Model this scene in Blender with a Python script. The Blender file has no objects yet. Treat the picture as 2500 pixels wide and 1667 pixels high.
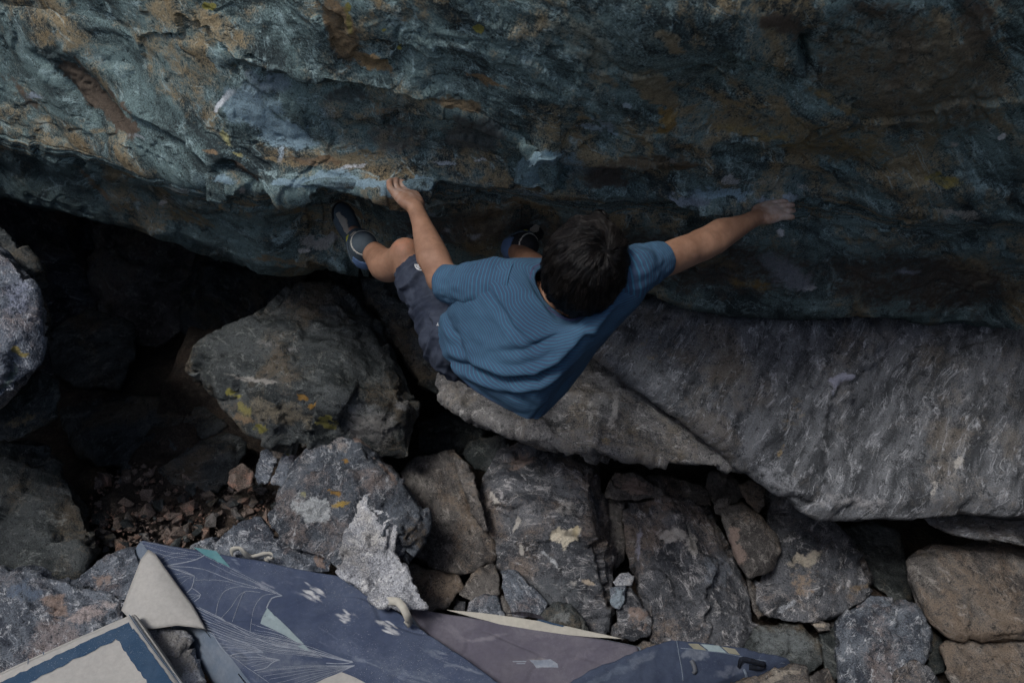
import bpy, bmesh, math, random
import numpy as np
from mathutils import Vector, Matrix

# ---------------------------------------------------------------- camera, sky, sun, exposure
scene = bpy.context.scene
COL = scene.collection
FPX, CX, CY = 1944.4, 1250.0, 833.5          # photograph pixels
PITCH = math.radians(38.0)
CAM = np.array([0.0, 0.0, 2.9])
AX = np.array([1.0, 0.0, 0.0])
AU = np.array([0.0, math.sin(PITCH), math.cos(PITCH)])
AF = np.array([0.0, math.cos(PITCH), -math.sin(PITCH)])
cd = bpy.data.cameras.new('camera'); cam = bpy.data.objects.new('camera', cd); COL.objects.link(cam)
cam.location = CAM; cam.rotation_euler = (math.pi / 2 - PITCH, 0, 0)
cd.lens = 28.0; cd.sensor_width = 36.0; cd.clip_start = 0.02; cd.clip_end = 3000
cd.dof.use_dof = True; cd.dof.focus_distance = 2.25; cd.dof.aperture_fstop = 4.0
scene.camera = cam

world = bpy.data.worlds.new('World'); scene.world = world; world.use_nodes = True
wn = world.node_tree.nodes; wl = world.node_tree.links
for n in list(wn): wn.remove(n)
wo = wn.new('ShaderNodeOutputWorld'); bg = wn.new('ShaderNodeBackground'); sky = wn.new('ShaderNodeTexSky')
SUN_EL, SUN_AZ = math.radians(62), math.radians(236)      # azimuth clockwise from +Y (the way the camera looks)
sky.sky_type = 'NISHITA'; sky.sun_disc = False
sky.sun_elevation = SUN_EL; sky.sun_rotation = SUN_AZ
sky.air_density = 1.0; sky.dust_density = 2.5; sky.ozone_density = 1.0
bg.inputs['Strength'].default_value = 0.105
wl.new(sky.outputs[0], bg.inputs[0]); wl.new(bg.outputs[0], wo.inputs[0])
sd = bpy.data.lights.new('sun', 'SUN'); sun = bpy.data.objects.new('sun', sd); COL.objects.link(sun)
sd.energy = 1.75; sd.angle = math.radians(16); sd.color = (1.0, 0.98, 0.95)
sdir = Vector((math.sin(SUN_AZ) * math.cos(SUN_EL), math.cos(SUN_AZ) * math.cos(SUN_EL), math.sin(SUN_EL)))
sun.rotation_euler = sdir.to_track_quat('Z', 'Y').to_euler(); sun.location = (-3, -4, 9)
vs = scene.view_settings
vs.view_transform = 'Standard'; vs.look = 'None'; vs.gamma = 1.0; vs.use_curve_mapping = False
vs.exposure = 0.1
scene.cycles.max_bounces = 4; scene.cycles.diffuse_bounces = 2; scene.cycles.use_adaptive_sampling = True; scene.cycles.adaptive_threshold = 0.04
scene.cycles.use_denoising = True

# ---------------------------------------------------------------- maths helpers
def W(px, py, d):
    return CAM + AX * ((px - CX) / FPX * d) + AU * ((CY - py) / FPX * d) + AF * d
def Wv(px, py, d):
    px, py, d = np.asarray(px, float), np.asarray(py, float), np.asarray(d, float)
    return CAM + ((px - CX) / FPX * d)[..., None] * AX + ((CY - py) / FPX * d)[..., None] * AU + d[..., None] * AF
def ray(px, py):
    return AX * ((px - CX) / FPX) + AU * ((CY - py) / FPX) + AF
def WZ(px, py, z):
    r = ray(px, py); return CAM + r * ((z - CAM[2]) / r[2])
def on_plane(px, py, o, n):
    r = ray(px, py); return CAM + r * (np.dot(o - CAM, n) / np.dot(r, n))
def project(P):
    q = P - CAM; d = q @ AF
    return CX + FPX * (q @ AX) / d, CY - FPX * (q @ AU) / d, d
def unit(v):
    v = np.asarray(v, float); return v / np.linalg.norm(v)
def cdir(x, u, f):                              # direction given as right / up / away seen from the camera
    return AX * x + AU * u + AF * f
def crom(xs, ys, x):                            # cubic through the points, no overshoot to speak of
    xs, ys = np.asarray(xs, float), np.asarray(ys, float)
    m = np.gradient(ys, xs) * 0.85
    i = np.clip(np.searchsorted(xs, x) - 1, 0, len(xs) - 2)
    h = xs[i + 1] - xs[i]; t = np.clip((x - xs[i]) / h, 0, 1)
    return ((2*t**3 - 3*t**2 + 1) * ys[i] + (t**3 - 2*t**2 + t) * h * m[i]
            + (-2*t**3 + 3*t**2) * ys[i + 1] + (t**3 - t**2) * h * m[i + 1])

def _hash(ix, iy, iz, seed):
    h = (ix * np.uint32(374761393) + iy * np.uint32(668265263) + iz * np.uint32(2147483647) + np.uint32(seed * 974711 + 12345))
    h ^= h >> np.uint32(13); h *= np.uint32(1274126177); h ^= h >> np.uint32(16)
    h *= np.uint32(2246822519); h ^= h >> np.uint32(15)
    return h
from concurrent.futures import ThreadPoolExecutor
POOL = ThreadPoolExecutor(4)
def noise(P, seed=0):
    P = np.asarray(P, np.float32)
    if len(P) > 8000:
        return np.concatenate(list(POOL.map(lambda q: noise_part(q, seed), np.array_split(P, 4 * max(1, len(P) // 60000)))))
    return noise_part(P, seed)
def noise_part(P, seed):
    i = np.floor(P); f = P - i; i = i.astype(np.int64).astype(np.uint32)
    u = f * f * f * (f * (f * 6 - 15) + 10)
    out = np.zeros(len(P), np.float32)
    for dx in (0, 1):
        wx = u[:, 0] if dx else 1 - u[:, 0]
        for dy in (0, 1):
            wy = u[:, 1] if dy else 1 - u[:, 1]
            for dz in (0, 1):
                wz = u[:, 2] if dz else 1 - u[:, 2]
                h = _hash(i[:, 0] + np.uint32(dx), i[:, 1] + np.uint32(dy), i[:, 2] + np.uint32(dz), seed)
                gx = (h & np.uint32(1023)).astype(np.float32) / 511.5 - 1
                gy = ((h >> np.uint32(10)) & np.uint32(1023)).astype(np.float32) / 511.5 - 1
                gz = ((h >> np.uint32(20)) & np.uint32(1023)).astype(np.float32) / 511.5 - 1
                out += wx * wy * wz * (gx * (f[:, 0] - dx) + gy * (f[:, 1] - dy) + gz * (f[:, 2] - dz))
    return out * 1.25
def fbm(P, oct=4, seed=0, gain=0.5):
    a, s, tot = 1.0, np.zeros(len(P), np.float32), 0.0
    P = np.asarray(P, np.float32)
    for o in range(oct):
        s += a * noise(P, seed + o * 17); P = P * 2.03 + 11.3; a *= gain
    return s
def ridged(P, oct=3, seed=0):
    a, s = 1.0, np.zeros(len(P), np.float32); P = np.asarray(P, np.float32)
    for o in range(oct):
        s += a * (1 - np.abs(noise(P, seed + o * 13)) * 2.2); P = P * 2.1 + 5.7; a *= 0.5
    return s
def smooth01(x): x = np.clip(x, 0, 1); return x * x * (3 - 2 * x)

# ---------------------------------------------------------------- mesh helpers
def set_attr(me, name, arr):
    arr = np.asarray(arr, np.float32)
    if arr.ndim == 1:
        a = me.attributes.new(name, 'FLOAT', 'POINT'); a.data.foreach_set('value', arr)
    elif arr.shape[1] == 3:
        a = me.attributes.new(name, 'FLOAT_VECTOR', 'POINT'); a.data.foreach_set('vector', arr.ravel())
    else:
        a = me.attributes.new(name, 'FLOAT_COLOR', 'POINT'); a.data.foreach_set('color', arr.ravel())
def make_mesh(name, V, faces, smooth=True):
    me = bpy.data.meshes.new(name)
    V = np.asarray(V, np.float32)
    if isinstance(faces, np.ndarray):
        n, k = faces.shape
        me.vertices.add(len(V)); me.vertices.foreach_set('co', V.ravel())
        me.loops.add(n * k); me.loops.foreach_set('vertex_index', faces.astype(np.int32).ravel())
        me.polygons.add(n); me.polygons.foreach_set('loop_start', np.arange(0, n * k, k, dtype=np.int32))
        me.update(calc_edges=True); me.validate()
    else:
        me.from_pydata([tuple(map(float, v)) for v in V], [], [tuple(map(int, f)) for f in faces]); me.update()
    me.polygons.foreach_set('use_smooth', np.full(len(me.polygons), smooth))
    return me
def verts_of(me):
    a = np.empty(len(me.vertices) * 3, np.float32); me.vertices.foreach_get('co', a); return a.reshape(-1, 3)
def normals_of(me):
    a = np.empty(len(me.vertices) * 3, np.float32); me.vertices.foreach_get('normal', a); return a.reshape(-1, 3)
PENDING = []                                    # linked into the scene all at once at the end
def link(name, me, mat=None, parent=None, origin=None):
    """One object per thing or part; its origin is moved into the mesh (or to the given base point)."""
    ob = bpy.data.objects.new(name, me); PENDING.append(ob)
    if mat: me.materials.append(mat)
    if parent is None:
        V = verts_of(me)
        o = np.array([V[:, 0].mean(), V[:, 1].mean(), V[:, 2].min()]) if origin is None else np.asarray(origin, float)
        me.vertices.foreach_set('co', (V - o).astype(np.float32).ravel()); me.update()
        ob.location = o
    else:
        o = np.array(parent['_o'])
        V = verts_of(me); me.vertices.foreach_set('co', (V - o).astype(np.float32).ravel()); me.update()
        ob.parent = parent
    ob['_o'] = [float(c) for c in o]
    return ob
def empty(name, loc):
    ob = bpy.data.objects.new(name, None); PENDING.append(ob); ob.location = loc; ob.empty_display_size = 0.1
    ob['_o'] = [float(c) for c in loc]; return ob
def tag(o, label=None, cat=None, group=None, kind=None):
    if label: o['label'] = label
    if cat: o['category'] = cat
    if group: o['group'] = group
    if kind: o['kind'] = kind
    return o
def grid_faces(nu, nv, wrap_u=False):
    iu = np.arange(nu if wrap_u else nu - 1); iv = np.arange(nv - 1)
    a, b = np.meshgrid(iu, iv, indexing='ij'); a2 = (a + 1) % nu
    return np.stack([a * nv + b, a2 * nv + b, a2 * nv + b + 1, a * nv + b + 1], -1).reshape(-1, 4)
def tube(pts, radii, seg=8, cap=True):
    pts = np.asarray(pts, float); n = len(pts); radii = np.broadcast_to(radii, n)
    T = np.gradient(pts, axis=0); T /= np.linalg.norm(T, axis=1)[:, None] + 1e-9
    up = np.array([0.13, 0.21, 0.97]); V = []
    for i in range(n):
        s = np.cross(T[i], up); s /= np.linalg.norm(s) + 1e-9; b = np.cross(s, T[i])
        for k in range(seg):
            a = 2 * math.pi * k / seg; V.append(pts[i] + radii[i] * (math.cos(a) * s + math.sin(a) * b))
    F = [(i*seg+k, i*seg+(k+1) % seg, (i+1)*seg+(k+1) % seg, (i+1)*seg+k) for i in range(n-1) for k in range(seg)]
    if cap: F += [tuple(range(seg))[::-1], tuple(range((n-1)*seg, n*seg))]
    return V, F
def ribbon(pts, wdir, width, thick):
    pts = np.asarray(pts, float); n = len(pts); wdir = np.asarray(wdir, float)
    if wdir.ndim == 1: wdir = np.repeat(wdir[None], n, 0)
    T = np.gradient(pts, axis=0); T /= np.linalg.norm(T, axis=1)[:, None] + 1e-9
    wd = wdir - T * np.sum(T * wdir, 1)[:, None]; wd /= np.linalg.norm(wd, axis=1)[:, None] + 1e-9
    N = np.cross(T, wd); width = np.broadcast_to(width, n)[:, None]
    V = np.stack([pts - wd*width/2 - N*thick/2, pts + wd*width/2 - N*thick/2, pts + wd*width/2 + N*thick/2, pts - wd*width/2 + N*thick/2], 1).reshape(-1, 3)
    F = [(i*4+k, i*4+(k+1) % 4, (i+1)*4+(k+1) % 4, (i+1)*4+k) for i in range(n-1) for k in range(4)]
    F += [(3, 2, 1, 0), tuple(range((n-1)*4, n*4))]
    return V, F
def spline(pts, n):
    pts = np.asarray(pts, float); s = np.r_[0, np.cumsum(np.linalg.norm(np.diff(pts, axis=0), axis=1))]
    t = np.linspace(0, s[-1], n)
    return np.stack([crom(s, pts[:, k], t) for k in range(pts.shape[1])], 1)
def join(parts):
    V, F, o = [], [], 0
    for v, f in parts:
        V += [tuple(x) for x in v]; F += [tuple(i + o for i in q) for q in f]; o += len(v)
    return V, F
def evaluated(me, mods):
    ob = bpy.data.objects.new('tmp', me); COL.objects.link(ob)
    for typ, kw in mods:
        m = ob.modifiers.new(typ, typ)
        for k, v in kw.items(): setattr(m, k, v)
    dg = bpy.context.evaluated_depsgraph_get(); dg.update()
    out = bpy.data.meshes.new_from_object(ob.evaluated_get(dg))
    bpy.data.objects.remove(ob); bpy.data.meshes.remove(me)
    return out

# ---------------------------------------------------------------- signed-distance body builder (one continuous skin)
class Field:
    def __init__(s, lo, hi, h):
        s.lo = np.asarray(lo, float); s.h = h
        s.n = np.ceil((np.asarray(hi) - s.lo) / h).astype(int) + 1
        s.f = np.full(s.n, 0.06, np.float32)
    def _span(s, lo, hi):
        a = np.clip(np.floor((lo - s.lo) / s.h).astype(int), 0, s.n); b = np.clip(np.ceil((hi - s.lo) / s.h).astype(int) + 1, 0, s.n)
        return tuple(slice(int(a[k]), int(b[k])) for k in range(3)), (a, b)
    def _box(s, lo, hi):
        sl, (a, b) = s._span(lo, hi)
        g = np.meshgrid(*[(np.arange(a[k], b[k]) * s.h + s.lo[k]).astype(np.float32) for k in range(3)], indexing='ij')
        return sl, np.stack(g, -1)
    def _mix(s, sl, d, k):
        f = s.f[sl]
        if k > 0:
            hh = np.clip(0.5 + 0.5 * (f - d) / k, 0, 1); s.f[sl] = f * (1 - hh) + d * hh - k * hh * (1 - hh)
        else: s.f[sl] = np.minimum(f, d)
    def cone(s, a, b, ra, rb, k=0.012):
        a, b = np.asarray(a, float), np.asarray(b, float); m = max(ra, rb) + k + 0.03
        sl, P = s._box(np.minimum(a, b) - m, np.maximum(a, b) + m)
        ab = (b - a).astype(np.float32); t = np.clip(((P - a.astype(np.float32)) @ ab) / float(ab @ ab), 0, 1)
        d = np.linalg.norm(P - a.astype(np.float32) - t[..., None] * ab, axis=-1) - (ra + (rb - ra) * t)
        s._mix(sl, d, k)
    def chain(s, pts, rs, k=0.012):
        """Tapered links joined without a bulge, then blended as one into the body."""
        pts = np.asarray(pts, float); m = max(rs) + k + 0.02
        sl, _ = s._span(pts.min(0) - m, pts.max(0) + m); o = np.array([q.start for q in sl]); g = np.full([q.stop - q.start for q in sl], 0.2, np.float32)
        for i in range(len(pts) - 1):
            s2, P = s._box(np.minimum(pts[i], pts[i+1]) - m, np.maximum(pts[i], pts[i+1]) + m); s3 = tuple(slice(q.start - o[j], q.stop - o[j]) for j, q in enumerate(s2))
            a = pts[i].astype(np.float32); ab = (pts[i+1] - pts[i]).astype(np.float32); P -= a; t = np.clip((P @ ab) / float(ab @ ab), 0, 1)
            d = np.linalg.norm(P - t[..., None] * ab, axis=-1) - (rs[i] + (rs[i+1] - rs[i]) * t); g[s3] = np.minimum(g[s3], d)
        s._mix(sl, g, k)
    def ell(s, c, ax, r, k=0.012, sub=False):
        c = np.asarray(c, float); r = np.asarray(r, float); m = r.max() + k + 0.03
        sl, P = s._box(c - m, c + m); M = np.stack([unit(a) for a in ax]).astype(np.float32)
        q = (P - c.astype(np.float32)) @ M.T
        k0 = np.linalg.norm(q / r, axis=-1); k1 = np.linalg.norm(q / (r * r), axis=-1) + 1e-6
        d = (k0 * (k0 - 1) / k1).astype(np.float32)
        if sub:
            f = s.f[sl]; hh = np.clip(0.5 - 0.5 * (f + d) / max(k, 1e-4), 0, 1); s.f[sl] = f * (1 - hh) - d * hh + k * hh * (1 - hh)
        else: s._mix(sl, d, k)
    def mesh(s):
        f = np.clip(s.f, -0.05, 0.05); neg = f < 0; n = s.n
        c = [neg[dx:n[0]-1+dx, dy:n[1]-1+dy, dz:n[2]-1+dz] for dx in (0, 1) for dy in (0, 1) for dz in (0, 1)]
        cnt = sum(x.astype(np.int8) for x in c); act = (cnt > 0) & (cnt < 8)
        idx = np.full(act.shape, -1, np.int64); ii = np.argwhere(act); idx[act] = np.arange(len(ii))
        acc = np.zeros((len(ii), 3)); num = np.zeros(len(ii))
        corners = [(dx, dy, dz) for dx in (0, 1) for dy in (0, 1) for dz in (0, 1)]
        for p in corners:
            for ax in range(3):
                if p[ax]: continue
                q = list(p); q[ax] = 1
                fa = f[ii[:, 0]+p[0], ii[:, 1]+p[1], ii[:, 2]+p[2]]; fb = f[ii[:, 0]+q[0], ii[:, 1]+q[1], ii[:, 2]+q[2]]
                m = (fa < 0) != (fb < 0); t = np.where(m, fa / np.where(m, fa - fb, 1), 0)
                pos = np.repeat(np.array(p, float)[None], len(ii), 0); pos[:, ax] += t
                acc[m] += pos[m]; num[m] += 1
        V = (ii + acc / num[:, None]) * s.h + s.lo
        F = []
        for ax in range(3):
            a, b = [k for k in range(3) if k != ax]
            sl0 = [slice(None)] * 3; sl1 = [slice(None)] * 3; sl0[ax] = slice(0, -1); sl1[ax] = slice(1, None)
            n0, n1 = neg[tuple(sl0)], neg[tuple(sl1)]
            e = np.argwhere(n0 != n1)
            e = e[(e[:, a] > 0) & (e[:, b] > 0) & (e[:, a] < n[a]-1) & (e[:, b] < n[b]-1)]
            flip = n0[e[:, 0], e[:, 1], e[:, 2]]
            def cell(da, db):
                q = e.copy(); q[:, a] += da; q[:, b] += db; return idx[q[:, 0], q[:, 1], q[:, 2]]
            quad = np.stack([cell(-1, -1), cell(0, -1), cell(0, 0), cell(-1, 0)], 1)
            if ax == 1: flip = ~flip
            quad[~flip] = quad[~flip][:, ::-1]; F.append(quad)
        F = np.concatenate(F); F = F[(F >= 0).all(1)]
        return V, F
# ---------------------------------------------------------------- materials
class NT:
    def __init__(s, name):
        s.m = bpy.data.materials.new(name); s.m.use_nodes = True; s.t = s.m.node_tree
        for n in list(s.t.nodes): s.t.nodes.remove(n)
        s.out = s.t.nodes.new('ShaderNodeOutputMaterial'); s.b = s.t.nodes.new('ShaderNodeBsdfPrincipled')
        s.t.links.new(s.b.outputs[0], s.out.inputs[0])
        s.b.inputs['Roughness'].default_value = 0.85; s.b.inputs['Specular IOR Level'].default_value = 0.25
    def put(s, sock, v):
        if isinstance(v, bpy.types.NodeSocket): s.t.links.new(v, sock)
        else:
            if isinstance(v, (tuple, list)) and sock.type == 'RGBA' and len(v) == 3: v = (*v, 1)
            sock.default_value = v
    def attr(s, name):
        n = s.t.nodes.new('ShaderNodeAttribute'); n.attribute_name = name; return n
    def obj(s): return s.t.nodes.new('ShaderNodeTexCoord').outputs['Object']
    def vmul(s, v, k):
        n = s.t.nodes.new('ShaderNodeVectorMath'); n.operation = 'MULTIPLY'; s.put(n.inputs[0], v); s.put(n.inputs[1], k); return n.outputs[0]
    def vadd(s, v, k):
        n = s.t.nodes.new('ShaderNodeVectorMath'); n.operation = 'ADD'; s.put(n.inputs[0], v); s.put(n.inputs[1], k); return n.outputs[0]
    def noise(s, v, scale, detail=4, rough=0.55, dist=0.0):
        n = s.t.nodes.new('ShaderNodeTexNoise'); s.put(n.inputs['Vector'], v); n.inputs['Scale'].default_value = scale
        n.inputs['Detail'].default_value = detail; n.inputs['Roughness'].default_value = rough; n.inputs['Distortion'].default_value = dist
        return n.outputs['Fac']
    def math(s, op, a, b=0.0, clamp=False):
        n = s.t.nodes.new('ShaderNodeMath'); n.operation = op; n.use_clamp = clamp; s.put(n.inputs[0], a); s.put(n.inputs[1], b); return n.outputs[0]
    def ramp(s, f, lo, hi):
        n = s.t.nodes.new('ShaderNodeMapRange'); n.interpolation_type = 'SMOOTHSTEP'; s.put(n.inputs[0], f)
        n.inputs[1].default_value = lo; n.inputs[2].default_value = hi; return n.outputs[0]
    def mix(s, f, a, b, mode='MIX'):
        n = s.t.nodes.new('ShaderNodeMix'); n.data_type = 'RGBA'; n.blend_type = mode
        s.put(n.inputs[0], f); s.put(n.inputs[6], a); s.put(n.inputs[7], b); return n.outputs[2]
    def bump(s, h, strength, dist):
        n = s.t.nodes.new('ShaderNodeBump'); n.inputs['Strength'].default_value = strength; n.inputs['Distance'].default_value = dist
        s.put(n.inputs['Height'], h); s.t.links.new(n.outputs[0], s.b.inputs['Normal'])
    def grey(s, v):
        n = s.t.nodes.new('ShaderNodeCombineColor'); [s.put(n.inputs[k], v) for k in range(3)]; return n.outputs[0]
    def done(s, col, **kw):
        s.put(s.b.inputs['Base Color'], col)
        for k, v in kw.items(): s.put(s.b.inputs[k.replace('_', ' ')], v)
        return s.m

def rock_mat(name, dark, mid, light, warm, warm_amt=0.5, vein=0.5, speck=0.35, fol=5.0, bump=0.6, scale=1.0, warm_scale=3.2, grain=0.35):
    t = NT(name); p = t.attr('rk').outputs['Vector']
    pw = t.vmul(p, (1, 1, fol)); ps = t.vmul(p, (1, 1, fol * 0.45))
    n1 = t.noise(pw, 5.0 * scale, 4, 0.64)
    n2 = t.noise(ps, 16 * scale, 3, 0.68, 0.6)
    n3 = t.noise(p, warm_scale * scale, 3, 0.62)
    wp = t.t.nodes.new('ShaderNodeNewGeometry').outputs['Position']
    n4 = t.noise(wp, 210, 2, 0.75)
    n5 = t.noise(wp, 42 * scale, 3, 0.72)
    gr = t.math('MULTIPLY', t.math('SUBTRACT', n4, 0.5), grain)          # crystals: every boundary is grainy
    c = t.mix(t.ramp(t.math('ADD', n1, gr), 0.34, 0.64), dark, mid)
    c = t.mix(t.math('MULTIPLY', t.ramp(t.math('ADD', n2, gr), 0.52, 0.74), 0.8), c, light)
    c = t.mix(t.math('MULTIPLY', t.ramp(t.math('ADD', t.math('ADD', n3, gr), t.math('MULTIPLY', t.math('SUBTRACT', n5, 0.5), 0.35)), 0.50, 0.68), warm_amt), c, warm)
    # thin pale veins along the foliation
    v = t.math('ABSOLUTE', t.math('SUBTRACT', t.noise(t.vadd(pw, (3.1, 7.7, 1.3)), 7.5 * scale, 2, 0.6, 0.6), 0.5))
    c = t.mix(t.math('MULTIPLY', t.math('MULTIPLY', t.math('SUBTRACT', 1.0, t.ramp(v, 0.0, 0.022)), t.ramp(n2, 0.42, 0.6)), vein), c, tuple(min(1, x * 1.5 + 0.05) for x in light))
    dk = t.math('MULTIPLY', t.math('SUBTRACT', 1.0, t.ramp(t.math('ADD', n5, gr), 0.28, 0.46)), 0.75)
    c = t.mix(dk, c, tuple(x * 0.35 for x in dark))
    sp = t.math('ADD', t.math('MULTIPLY', t.math('SUBTRACT', n4, 0.5), speck * 4.0), 1.0)
    c = t.mix(1.0, c, t.grey(sp), 'MULTIPLY')
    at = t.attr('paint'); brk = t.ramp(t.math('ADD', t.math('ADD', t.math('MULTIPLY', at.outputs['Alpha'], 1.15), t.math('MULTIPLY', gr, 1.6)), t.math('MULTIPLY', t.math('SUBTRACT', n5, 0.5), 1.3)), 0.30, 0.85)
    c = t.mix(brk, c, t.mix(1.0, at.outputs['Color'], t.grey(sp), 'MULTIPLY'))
    h = t.math('ADD', t.math('MULTIPLY', n5, 1.1), t.math('MULTIPLY', n4, 0.3))
    t.bump(h, bump, 0.02)
    return t.done(c, Roughness=0.85)

M = {}
M['wall'] = rock_mat('overhang_schist', (0.028, 0.040, 0.042), (0.130, 0.188, 0.186), (0.215, 0.295, 0.300), (0.25, 0.185, 0.10), 0.8, 0.45, 0.42, 2.4, 0.20, 1.0, 4.2, 0.30)
M['slab'] = rock_mat('slab_gneiss', (0.045, 0.049, 0.055), (0.150, 0.158, 0.172), (0.27, 0.28, 0.30), (0.20, 0.165, 0.125), 0.42, 0.6, 0.30, 4.6, 0.40, 0.9, 3.2, 0.25)
M['lightgrey'] = rock_mat('light_grey_gneiss', (0.075, 0.076, 0.078), (0.23, 0.225, 0.22), (0.38, 0.37, 0.355), (0.24, 0.19, 0.13), 0.5, 0.6, 0.35, 3.0, 0.5, 1.2)
M['grey'] = rock_mat('grey_gneiss', (0.034, 0.038, 0.046), (0.112, 0.118, 0.131), (0.28, 0.275, 0.28), (0.24, 0.185, 0.145), 0.55, 0.7, 0.35, 3.0, 0.55, 1.1)
M['blue'] = rock_mat('blue_grey_gneiss', (0.042, 0.050, 0.066), (0.145, 0.165, 0.195), (0.34, 0.355, 0.38), (0.28, 0.21, 0.18), 0.45, 0.7, 0.45, 3.0, 0.6, 1.3)
M['bluedark'] = rock_mat('dark_blue_grey_gneiss', (0.030, 0.036, 0.046), (0.092, 0.106, 0.126), (0.24, 0.25, 0.265), (0.22, 0.17, 0.145), 0.5, 0.7, 0.45, 3.0, 0.6, 1.3)
M['brown'] = rock_mat('brown_gneiss', (0.045, 0.042, 0.042), (0.130, 0.122, 0.115), (0.225, 0.21, 0.195), (0.21, 0.155, 0.11), 0.55, 0.4, 0.3, 2.6, 0.5, 1.0)
M['pale'] = rock_mat('pale_granite', (0.20, 0.21, 0.235), (0.48, 0.495, 0.53), (0.70, 0.70, 0.70), (0.42, 0.38, 0.31), 0.35, 0.3, 0.5, 1.3, 0.7, 1.8)
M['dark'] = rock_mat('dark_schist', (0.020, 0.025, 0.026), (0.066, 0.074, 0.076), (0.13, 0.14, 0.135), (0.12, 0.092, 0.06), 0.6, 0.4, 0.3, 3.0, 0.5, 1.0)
M['rubble'] = rock_mat('rubble_stone', (0.075, 0.06, 0.05), (0.21, 0.165, 0.14), (0.32, 0.26, 0.22), (0.40, 0.225, 0.16), 0.7, 0.2, 0.3, 2.0, 0.5, 1.5, 6.0)
M['earth'] = rock_mat('earth', (0.025, 0.021, 0.018), (0.06, 0.05, 0.042), (0.11, 0.09, 0.075), (0.10, 0.07, 0.05), 0.5, 0.1, 0.4, 1.0, 0.8, 2.0)

def fabric_mat(name, col, col2, weave=900, speck=0.0, rough=0.9, chalk=True, fade=0.5, cloud=5.0):
    t = NT(name); p = t.obj()
    n1 = t.noise(p, cloud, 6, 0.65, 0.5); n2 = t.noise(p, weave, 2, 0.5); n3 = t.noise(p, 60, 5, 0.7)
    c = t.mix(t.math('MULTIPLY', t.ramp(n1, 0.35, 0.7), fade), col, col2)
    c = t.mix(1.0, c, t.grey(t.math('ADD', 0.75, t.math('MULTIPLY', n3, 0.5))), 'MULTIPLY')
    if speck > 0:
        c = t.mix(t.math('MULTIPLY', t.math('MULTIPLY', t.ramp(t.noise(p, 330, 2, 0.5), 0.64, 0.72), t.ramp(t.noise(p, 4, 3), 0.4, 0.6)), speck), c, (0.5, 0.52, 0.55))
    if chalk:
        at = t.attr('paint')
        brk = t.ramp(t.math('ADD', at.outputs['Alpha'], t.math('MULTIPLY', t.math('SUBTRACT', t.noise(p, 40, 6, 0.75, 1.0), 0.5), 1.1)), 0.15, 1.35)
        c = t.mix(brk, c, at.outputs['Color'])
    t.bump(t.math('ADD', t.math('MULTIPLY', n2, 0.3), n3), 0.25, 0.004)
    return t.done(c, Roughness=rough)
M['pad_navy'] = fabric_mat('pad_navy_nylon', (0.050, 0.068, 0.122), (0.115, 0.142, 0.205), speck=0.7)
M['pad_purple'] = fabric_mat('pad_faded_purple', (0.112, 0.105, 0.136), (0.20, 0.19, 0.215), speck=0.3)
M['pad_dark'] = fabric_mat('pad_dark_blue', (0.035, 0.048, 0.085), (0.09, 0.115, 0.17), speck=0.2)
M['pad_side'] = fabric_mat('pad_side_blue', (0.13, 0.17, 0.23), (0.28, 0.31, 0.35), speck=0.3, chalk=False)
M['white_cloth'] = fabric_mat('white_canvas', (0.42, 0.41, 0.39), (0.35, 0.345, 0.335), fade=0.4, chalk=False)
M['band_blue'] = fabric_mat('band_blue', (0.03, 0.065, 0.12), (0.06, 0.10, 0.16), speck=0.4, chalk=False, cloud=12)
M['teal'] = fabric_mat('teal_print', (0.10, 0.25, 0.28), (0.17, 0.31, 0.33), chalk=False, cloud=20)
M['pale_teal'] = fabric_mat('pale_teal_print', (0.30, 0.37, 0.39), (0.24, 0.31, 0.34), chalk=False, cloud=20)
M['cream'] = fabric_mat('cream_webbing', (0.50, 0.48, 0.42), (0.42, 0.40, 0.36), chalk=False)
M['tan'] = fabric_mat('tan_fabric', (0.26, 0.25, 0.19), (0.20, 0.20, 0.17), chalk=False)
M['line'] = fabric_mat('white_print', (0.30, 0.33, 0.38), (0.17, 0.20, 0.26), chalk=False, cloud=40, fade=0.8)
M['shorts'] = fabric_mat('charcoal_shorts', (0.019, 0.025, 0.042), (0.055, 0.066, 0.092), chalk=False, cloud=14, fade=0.8)
M['hair_base'] = fabric_mat('hair_root', (0.010, 0.009, 0.009), (0.016, 0.014, 0.013), chalk=False)
def skin_mat():
    t = NT('skin'); p = t.obj()
    n = t.noise(p, 22, 5, 0.68); n2 = t.noise(p, 260, 3, 0.6)
    c = t.mix(t.ramp(n, 0.3, 0.7), (0.225, 0.118, 0.073), (0.325, 0.182, 0.116))
    at = t.attr('paint'); brk = t.ramp(t.math('ADD', at.outputs['Alpha'], t.math('MULTIPLY', t.math('SUBTRACT', t.noise(p, 60, 4, 0.6), 0.5), 0.9)), 0.2, 1.0)
    c = t.mix(brk, c, at.outputs['Color'])
    t.bump(t.math('ADD', n2, t.math('MULTIPLY', t.noise(p, 70, 3), 0.8)), 0.18, 0.003)
    m = t.done(c, Roughness=0.58); t.b.inputs['Specular IOR Level'].default_value = 0.35
    t.b.inputs['Subsurface Weight'].default_value = 0.08; t.b.inputs['Subsurface Radius'].default_value = (0.02, 0.008, 0.004); t.b.inputs['Subsurface Scale'].default_value = 0.4
    return m
M['skin'] = skin_mat()
def hair_mat():
    t = NT('dark_hair'); a = t.attr('tone').outputs['Fac']
    c = t.mix(a, (0.006, 0.0055, 0.0055), (0.026, 0.021, 0.018)); m = t.done(c, Roughness=0.38); t.b.inputs['Specular IOR Level'].default_value = 0.28; return m
M['hair'] = hair_mat()
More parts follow.
